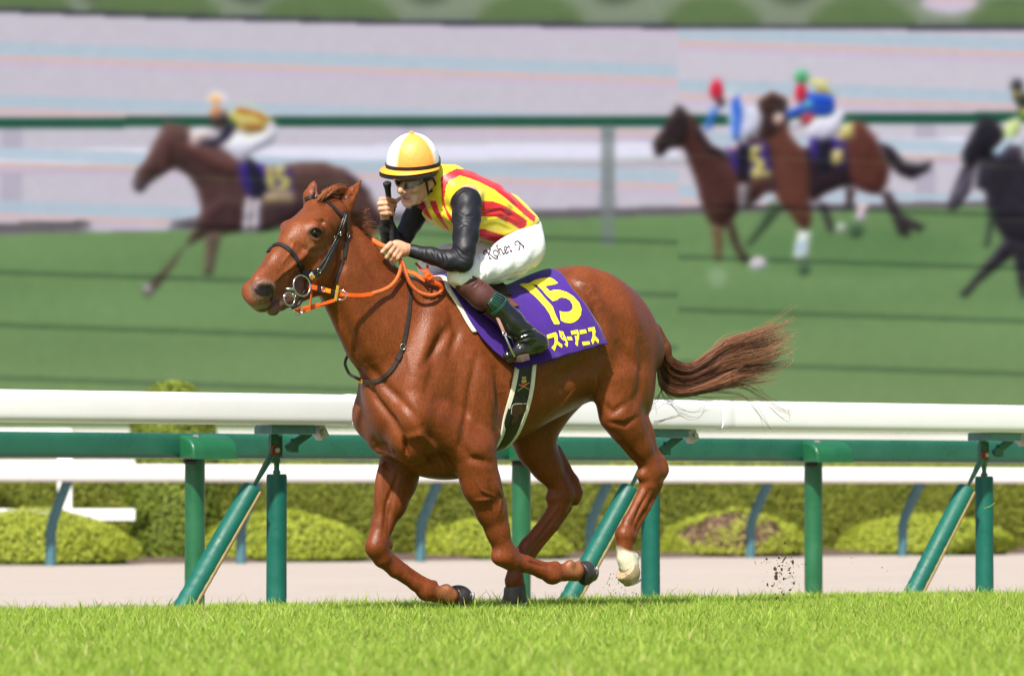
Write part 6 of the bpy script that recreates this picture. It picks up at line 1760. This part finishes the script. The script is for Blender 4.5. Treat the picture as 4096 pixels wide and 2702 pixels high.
# stocking and boot
f = Field((-.30, .08, 1.10), (.45, .46, 1.75), .0042)
links(f, [(1872, 1140, .235, .056)] + SHIN_N[2:4], .003, .02); f.clip(H(1958, 1212, .28), H(1990, 1236, .29) - H(1925, 1185, .265))
V, F = f.net(1); V = creases(V, F, [[(1850, 1120), (1880, 1108), (1905, 1118)], [(1868, 1138), (1895, 1122), (1915, 1118)], [(1890, 1150), (1910, 1130), (1918, 1122)], [(1925, 1145), (1935, 1130), (1932, 1120)]], 2.5, -.004)
obj('stocking', new_mesh('stocking', V, F, [mat('brown_stocking', (0.075, 0.026, 0.022), 0.5, 0.35, noise=0.15, nscale=40, bump=0.1, bscale=300)], True), rider)
f = Field((-.36, .14, .98), (.32, .50, 1.62), .0042)
links(f, SHIN_N[3:], .008, .02); f.cone(H(1948, 1206, .283), H(1985, 1230, .29), .064, .064, .01)
f.clip(H(1947, 1196, .28), H(1915, 1174, .265) - H(1985, 1236, .29))
f.cone(H(2098, 1340, .33), H(2145, 1368, .335), .052, .050, .025); f.cone(H(2160, 1374, .335), H(2085, 1400, .338), .040, .037, .02); f.cone(H(2085, 1400, .338), H(2030, 1422, .338), .036, .022, .015)
f.clip(H(2100, 1431, .336), np.array([H(2100, 1431, .336) - H(2100, 1400, .336)][0]) + .33 * (H(2150, 1400, .336) - H(2100, 1400, .336)) * 0 + np.array([0, 0, -.03]) + .012 * np.array([-1, 0, 0]))
V, F = f.net(1)
V = creases(V, F, [[(2066, 1352), (2110, 1330), (2150, 1335)], [(2075, 1362), (2120, 1346), (2160, 1346)], [(2090, 1318), (2120, 1308), (2145, 1312)], [(2070, 1385), (2095, 1372), (2125, 1385)], [(2060, 1340), (2075, 1355), (2066, 1372)]], 4, -.006)
boot = obj('boot', new_mesh('boot', V, F, [mat('polished_boot', (0.009, 0.009, 0.010), 0.16, 0.55, noise=0.2, nscale=25, bump=0.12, bscale=30, coat=0.5)], True), rider)
TBV = bvh_of(V, F)
m_thread = mat('green_thread', (0.02, 0.14, 0.09), 0.6, 0.3)
def EXX(pts): return [(1780 + x / 3.733, 1080 + y / 3.733) for x, y in pts]
gl = [[(505, 530), (600, 470), (680, 390), (740, 260)], [(690, 650), (800, 570), (880, 480), (920, 400)], [(700, 680), (800, 600), (890, 500), (925, 390)]] + [[(620 + 16 * i, 455 - 22 * i), (720 + 26 * i, 600 - 34 * i)] for i in range(7)] + [[(640 + 18 * i, 440 - 26 * i), (790 + 20 * i, 560 - 30 * i)] for i in range(5)]
mb = MB()
for l in gl:
    pp = []
    for px_, py_ in spline(EXX(l), 14) if len(l) > 2 else np.linspace(*np.array(EXX(l)), 10):
        p, n = hit(TBV, px_, py_)
        if p is not None: pp.append(p + n * .0012)
    if len(pp) > 2: mb.tube(pp, .0011, 4)
if mb.n: obj('boot_lacing', mb.mesh('boot_lacing', [m_thread], sharp=60), boot)['kind'] = 'stuff'
# far boot, seen only from beyond
f = Field((-.2, -.50, 1.05), (.5, -.1, 1.75), .006)
links(f, [(1722, 1072, -.21, .056), (1790, 1170, -.27, .052), (1870, 1265, -.31, .046)], 0, .02); links(f, [(1870, 1265, -.31, .046), (1910, 1300, -.32, .04), (1840, 1330, -.32, .025)], 0, .02)
V, F = f.net(1); obj('boot', new_mesh('boot', V, F, [boot.data.materials[0]], True), rider)

# ------------------------------------------------------------------ helmet, goggles, strap, hair
hup = EZ + .10 * JF + .18 * (L(CAM) - JC) / np.linalg.norm(L(CAM) - JC); hup /= np.linalg.norm(hup)
hfw = JF - hup * (JF @ hup); hfw /= np.linalg.norm(hfw); hlt = np.cross(hup, hfw)
HM = JJ(1652, 652, 0.0)
def hp(a, e, r=(.128, .126, .142)):          # azimuth from front (towards the rider's left = camera side), elevation
    return HM + hfw * r[0] * math.cos(a) * math.cos(e) + hlt * r[1] * math.sin(a) * math.cos(e) + hup * r[2] * math.sin(e)
camd = (L(CAM) - HM); camd /= np.linalg.norm(camd); azc = math.atan2(camd @ hlt, camd @ hfw) + math.radians(8)
nu, nv = 96, 28; V = []; C = []
for j in range(nv + 1):
    e = math.radians(-6) + (math.pi / 2 - math.radians(-6)) * j / nv
    for i in range(nu):
        a = 2 * math.pi * i / nu; k = 1 + .004 * math.cos(4 * (a - azc) + math.pi) * math.cos(e)
        V.append(HM + (hp(a, e) - HM) * k)
        d = (a - azc) % math.pi; d = min(d, math.pi - d)
        on = d < math.radians(45); seam = abs(d - math.radians(45)) < math.radians(2.2) or d < math.radians(1.4)
        c = np.array([0.80, 0.32, 0.065]) if on else np.array([0.66, 0.64, 0.71])
        if seam: c = c * .45 + np.array([0.85, 0.6, .3]) * .55
        C.append(c)
F = [(j * nu + i, j * nu + (i + 1) % nu, (j + 1) * nu + (i + 1) % nu, (j + 1) * nu + i) for j in range(nv) for i in range(nu)]
hel = obj('helmet', new_mesh('helmet', V, F, [mat('cap_nylon', rough=0.45, spec=0.35, col=True, bump=0.2, bscale=55)], True, col=np.array(C)), rider)
m_blackband = mat('black_elastic', (0.012, 0.011, 0.012), 0.55, 0.35, noise=0.3, nscale=60)
def ringband(name, e0, e1, out, m, parent, n=80):
    V = []; F = []
    for i in range(n):
        a = 2 * math.pi * i / n; back = smooth(np.array(-math.cos(a)), .2, 1.0) * math.radians(10)
        for e, o in ((e0 + back, out), (e1 + back, out), (e1 + back, -.004), (e0 + back, -.004)):
            p = hp(a, e); d = (p - HM) - hup * ((p - HM) @ hup); d /= np.linalg.norm(d); V.append(p + d * o)
    F = [(i * 4 + j, i * 4 + (j + 1) % 4, ((i + 1) % n) * 4 + (j + 1) % 4, ((i + 1) % n) * 4 + j) for i in range(n) for j in range(4)]
    mb = MB(); mb.add(V, F); return obj(name, mb.mesh(name, [m], sharp=50), parent)
ringband('elastic_band', math.radians(-7), math.radians(2), .004, m_blackband, hel)
ringband('lower_shell', math.radians(-21), math.radians(-7), -.013, m_blackband, hel)
# brim
V = []; n = 41
for i in range(n):
    a = math.radians(-100 + 200 * i / (n - 1)); k = math.cos(a * .9) ** .7 if abs(a * .9) < math.pi / 2 else 0
    b = hp(a, math.radians(-5.5)); d = hfw * math.cos(a) + hlt * math.sin(a); k = k * (0.55 if a > 0 else 1) + (0.45 * k * max(0, math.cos(a * 1.6)) if a > 0 else 0)
    for o, z in ((-.006, .004), (.006 + .032 * k, -.003 - .005 * k), (.007 + .033 * k, -.008 - .005 * k), (-.006, -.006)): V.append(b + d * o + hup * z)
F = [(i * 4 + j, i * 4 + (j + 1) % 4, (i + 1) * 4 + (j + 1) % 4, (i + 1) * 4 + j) for i in range(n - 1) for j in range(4)]
mb = MB(); mb.add(V, F); obj('brim', mb.mesh('brim', [mat('orange_brim', (0.86, 0.33, 0.03), 0.45, 0.4)], sharp=60), hel)
V = []
for i in range(n):
    a = math.radians(-75 + 150 * i / (n - 1)); k = max(0, math.cos(a * .9)) ** .7
    b = hp(a, math.radians(-8)); d = hfw * math.cos(a) + hlt * math.sin(a)
    for o, z in ((-.02, -.006), (.008 + .036 * k, -.010 - .006 * k), (.008 + .036 * k, -.021 - .006 * k), (-.02, -.020)): V.append(b + d * o + hup * z)
mb = MB(); mb.add(V, F); obj('peak_frame', mb.mesh('peak_frame', [m_blackband], sharp=40), hel)
mb = MB(); tp = hp(0, math.pi / 2); mb.tube([tp - hup * .004, tp + hup * .005, tp + hup * .008], [.012, .012, .007], 14); obj('button', mb.mesh('button', [mat('orange_button', (0.86, 0.32, 0.03), 0.5, 0.4)], sharp=50), hel)
# goggles
def CX(pts): return [(1480 + x / 6.03, 640 + y / 6.03) for x, y in pts]
def shell(px, py, off):                       # a point in front of the face on a smooth curve
    q = JJ(1668, 745, 0); d = ray(px, py) @ ROT; o = L(CAM)
    r = np.array([.104 + off, .084 + off, .30]); M = RJ; oc = (M.T @ (o - q)) / r; dc = (M.T @ d) / r
    a, b, c = dc @ dc, 2 * oc @ dc, oc @ oc - 1; D = b * b - 4 * a * c
    return o + d * ((-b - math.sqrt(D)) / (2 * a)) if D > 0 else JJ(px, py, .0)
def shell_poly(name, poly, off, m, parent, grid=5):
    P = np.array(poly, float); B = []
    for a, b in zip(P, np.roll(P, -1, 0)):
        k = max(1, int(np.hypot(*(b - a)) / grid)); B += [a + (b - a) * i / k for i in range(k)]
    B = np.array(B); gx, gy = np.meshgrid(np.arange(B[:, 0].min(), B[:, 0].max(), grid), np.arange(B[:, 1].min(), B[:, 1].max(), grid)); gx, gy = gx.ravel(), gy.ravel()
    d, _ = seg_dist(gx, gy, np.vstack([B, B[:1]])); k = in_poly(gx, gy, B) & (d > 2)
    r = delaunay_2d_cdt([Vector(p) for p in B] + [Vector((u, v)) for u, v in zip(gx[k], gy[k])], [(i, (i + 1) % len(B)) for i in range(len(B))], [], 1, 1e-4)
    o = obj(name, new_mesh(name, [shell(v.x, v.y, off) for v in r[0]], [tuple(t) for t in r[2]], [m], True), parent)
    md = o.modifiers.new('thick', 'SOLIDIFY'); md.thickness = .003; return o
gog = shell_poly('goggles', CX([(575, 470), (700, 500), (900, 520), (1100, 490), (1290, 445), (1350, 520), (1220, 585), (1060, 665), (980, 700), (890, 705), (780, 690), (690, 665), (620, 600)]), .006, mat('dark_lens', (0.012, 0.022, 0.016), 0.07, 0.6, coat=0.6), rider)
shell_poly('goggle_rim', CX([(578, 462), (700, 490), (900, 510), (1100, 475), (1270, 415), (1280, 460), (1100, 520), (900, 556), (720, 535), (590, 500)]), .009, mat('orange_rim', (0.62, 0.14, 0.03), 0.5, 0.4), gog)
shell_poly('goggle_strap', CX([(1270, 440), (1370, 420), (1500, 380), (1500, 460), (1400, 520), (1290, 540)]), .007, m_blackband, gog)
# visor film hanging from the peak: clear plastic
mv = bpy.data.materials.new('clear_film'); mv.use_nodes = True
Nn = mv.node_tree.nodes; Kk = mv.node_tree.links; Nn.remove(Nn['Principled BSDF']); tr = Nn.new('ShaderNodeBsdfTransparent'); gl_ = Nn.new('ShaderNodeBsdfGlossy'); gl_.inputs['Roughness'].default_value = .25; gl_.inputs['Color'].default_value = (.8, .8, .82, 1)
df = Nn.new('ShaderNodeBsdfDiffuse'); df.inputs['Color'].default_value = (.6, .6, .63, 1); mx1 = Nn.new('ShaderNodeMixShader'); mx1.inputs[0].default_value = .5; mx2 = Nn.new('ShaderNodeMixShader'); mx2.inputs[0].default_value = .07
Kk.new(gl_.outputs[0], mx1.inputs[1]); Kk.new(df.outputs[0], mx1.inputs[2]); Kk.new(tr.outputs[0], mx2.inputs[1]); Kk.new(mx1.outputs[0], mx2.inputs[2]); Kk.new(mx2.outputs[0], Nn['Material Output'].inputs[0])
fl = shell_poly('visor_film', CX([(520, 480), (640, 500), (900, 520), (1180, 480), (1180, 700), (1140, 900), (1090, 1080), (1000, 1130), (850, 1140), (720, 1100), (610, 980), (530, 760)]), .030, mv, hel, 8); fl.modifiers.clear()
# chin strap and hair
mb = MB()
for pth, w in (([(1350, 480), (1370, 620), (1390, 760), (1400, 880), (1390, 960)], .010), ([(1500, 420), (1560, 560), (1560, 680), (1490, 780), (1430, 900)], .010), ([(1440, 740), (1450, 830), (1450, 920), (1420, 990)], .026), ([(1420, 990), (1320, 1040), (1200, 1080), (1080, 1110), (1000, 1120)], .020)):
    P_, N_2 = lay(CX(pth), JBV, .004, 18, .06); band(mb, P_, N_2, w, .004)
obj('chin_strap', mb.mesh('chin_strap', [m_blackband], sharp=50), hel)
f = Field(JC - .25, JC + .25, .006); f.ell(JJ(1722, 690, .0), (.060, .074, .045), RJ, .02); f.ell(JJ(1750, 700, .02), (.035, .05, .045), RJ, .02); V, F = f.net(1)
V = cloth_relief(V, F, .002, 120, .3); obj('hair', new_mesh('hair', V, F, [mat('black_hair', (0.012, 0.009, 0.008), 0.55, 0.4, noise=0.4, nscale=120, bump=0.6, bscale=160)], True), rider)
mb = MB(); rc = H(1570, 1018, .127); ring(mb, H(1571, 1023, .112), H(1583, 1003, .12) - H(1562, 1039, .11), .0125, .0012, n=20); obj('finger_ring', mb.mesh('finger_ring', [m_chrome], sharp=60), rider)
mb = MB(); ring(mb, H(1574, 838, -.097), H(1584, 842, -.097) - H(1560, 838, -.095), .0115, .003, n=18); obj('finger_band', mb.mesh('finger_band', [m_blackband], sharp=60), rider)

# whip held in the far hand
whip = place(empty('riding_whip', (0, 0, 0), 'short black riding whip held upright in the rider fist', 'whip'))
k0, k1 = H(1549, 738, -.108), H(1562, 852, -.112); k2 = H(1570, 985, -.13)
dw = (k0 - k1) / np.linalg.norm(k0 - k1)
mb = MB(); pts = [k0 + (k1 - k0) * t for t in (0, .06, .1, .2, .35, .6, 1)] + [k2]; mb.tube(pts, [.019, .019, .0165, .0145, .0135, .013, .0125, .012], 16); obj('handle', mb.mesh('handle', [mat('black_grip', (0.013, 0.013, 0.013), 0.6, 0.4, bump=0.6, bscale=90)], sharp=50), whip)
cd = (L(CAM) - k0); cd /= np.linalg.norm(cd); ca = dw + .75 * cd; ca /= np.linalg.norm(ca)
mb = MB(); mb.tube([k0 - ca * .006, k0 + ca * .006, k0 + ca * .010], [.019, .020, .016], 20); obj('pommel', mb.mesh('pommel', [mat('black_cap', (0.012, 0.012, 0.012), 0.4, 0.5)], sharp=50), whip)
mb = MB(); mb.tube([k0 + ca * .009, k0 + ca * .0125], [.0150, .0135], 20); obj('end_disc', mb.mesh('end_disc', [mat('grey_disc', (0.32, 0.36, 0.36), 0.4, 0.4)], sharp=50), whip)

# stirrup under the near boot
st_ = place(empty('stirrup', (0, 0, 0), 'steel racing stirrup hanging on a leather under the polished black boot', 'stirrup'))
mb = MB(); ps = spline(np.array([H(1990, 1270, .33), H(2008, 1310, .355), H(2020, 1340, .37)]), 12); band(mb, ps, np.tile([0, 1.0, .2], (12, 1)), .016, .005); obj('leather', mb.mesh('leather', [mat('stirrup_leather', (0.30, 0.16, 0.13), 0.6, 0.3, noise=.2, nscale=40)], sharp=50), st_)
mb = MB(); mb.tube(spline(np.array([H(2020, 1340, .375), H(2030, 1365, .385), H(2042, 1395, .39), H(2050, 1412, .388), H(2058, 1425, .38)]), 16), .0055, 10); mb.tube(spline(np.array([H(2020, 1340, .375), H(2045, 1350, .345), H(2060, 1390, .29), H(2066, 1425, .285)]), 16), .0055, 10); ring(mb, H(2018, 1334, .375), (0.3, 1, .2), .009, .003, n=16)
obj('iron', mb.mesh('iron', [m_chrome], sharp=60), st_)
mb = MB(); mb.box(H(2073, 1432, .335), (.050, .11, .030), R=np.array([[math.cos(.25), 0, math.sin(.25)], [0, 1, 0], [-math.sin(.25), 0, math.cos(.25)]]), bevel=.004); obj('tread', mb.mesh('tread', [mat('tread_leather', (0.10, 0.065, 0.05), 0.6, 0.3, noise=.3, nscale=50)], sharp=40), st_)

# clods and blades thrown up by the hooves
def clods():
    mb = MB(); r = random.Random(5)
    def bit(px, py, Y, s):
        c = H(px, py, Y); bm = bmesh.new(); bmesh.ops.create_icosphere(bm, subdivisions=1, radius=s)
        V = np.array([v.co[:] for v in bm.verts]) * [r.uniform(.5, 1.5), r.uniform(.5, 1.2), r.uniform(.5, 1.5)]; V += np.array([[r.uniform(-.35, .35) * s for _ in range(3)] for _ in V])
        bm.verts.ensure_lookup_table(); mb.add(V + c, [[v.index for v in f.verts] for f in bm.faces]); bm.free()
    for _ in range(85):
        t = r.random(); bit(3130 + r.gauss(0, 38), 2395 - 190 * t ** 1.3 + r.gauss(0, 10), r.gauss(.0, .06), .0022 + .006 * r.random() ** 3)
    for x, y, s in ((3172, 2247, .010), (3118, 2262, .008), (3105, 2310, .013), (3175, 2330, .008), (3140, 2170, .006), (3105, 2290, .010), (3160, 2290, .007)): bit(x, y, 0, s)
    for _ in range(38): bit(2470 + r.gauss(0, 26), 2290 + r.random() * 110, .15 + r.gauss(0, .04), .0014 + .0022 * r.random())
    for _ in range(26): bit(r.uniform(2700, 3700), r.uniform(2050, 2300), r.gauss(0, .2), .001 + .0022 * r.random())
    o = obj('flying_clods', mb.mesh('flying_clods', [mat('turf_clod', (0.055, 0.038, 0.022), 0.95, 0.1, noise=0.5, nscale=60)], sharp=20), label='small clods of dark turf flying up behind the hooves', cat='clods', kind='stuff'); place(o)
    mb = MB()
    for _ in range(26):
        x, y = r.gauss(3140, 45), r.uniform(2230, 2390); a = r.uniform(0, 6.3); l = r.uniform(8, 22)
        mb.tube(spline(np.array([H(x, y, 0), H(x + l * .5 * math.cos(a) + 3, y + l * .5 * math.sin(a), .005), H(x + l * math.cos(a), y + l * math.sin(a), 0)]), 6), .0011, 4)
    for x, y, dx, dy in ((3935, 2032, 45, -22), (3168, 2040, 14, 12), (2470, 2300, 4, 34), (2440, 2310, -14, 26)):
        mb.tube(spline(np.array([H(x, y, 0), H(x + dx * .5, y + dy * .3, .0), H(x + dx, y + dy, 0)]), 6), .0022, 5)
    o = obj('flying_grass', mb.mesh('flying_grass', [mat('torn_grass', (0.16, 0.26, 0.04), 0.6, 0.3, noise=.3, nscale=60)], sharp=20), label='torn grass blades flying up behind the hind hooves', cat='grass', kind='stuff'); place(o)
clods()
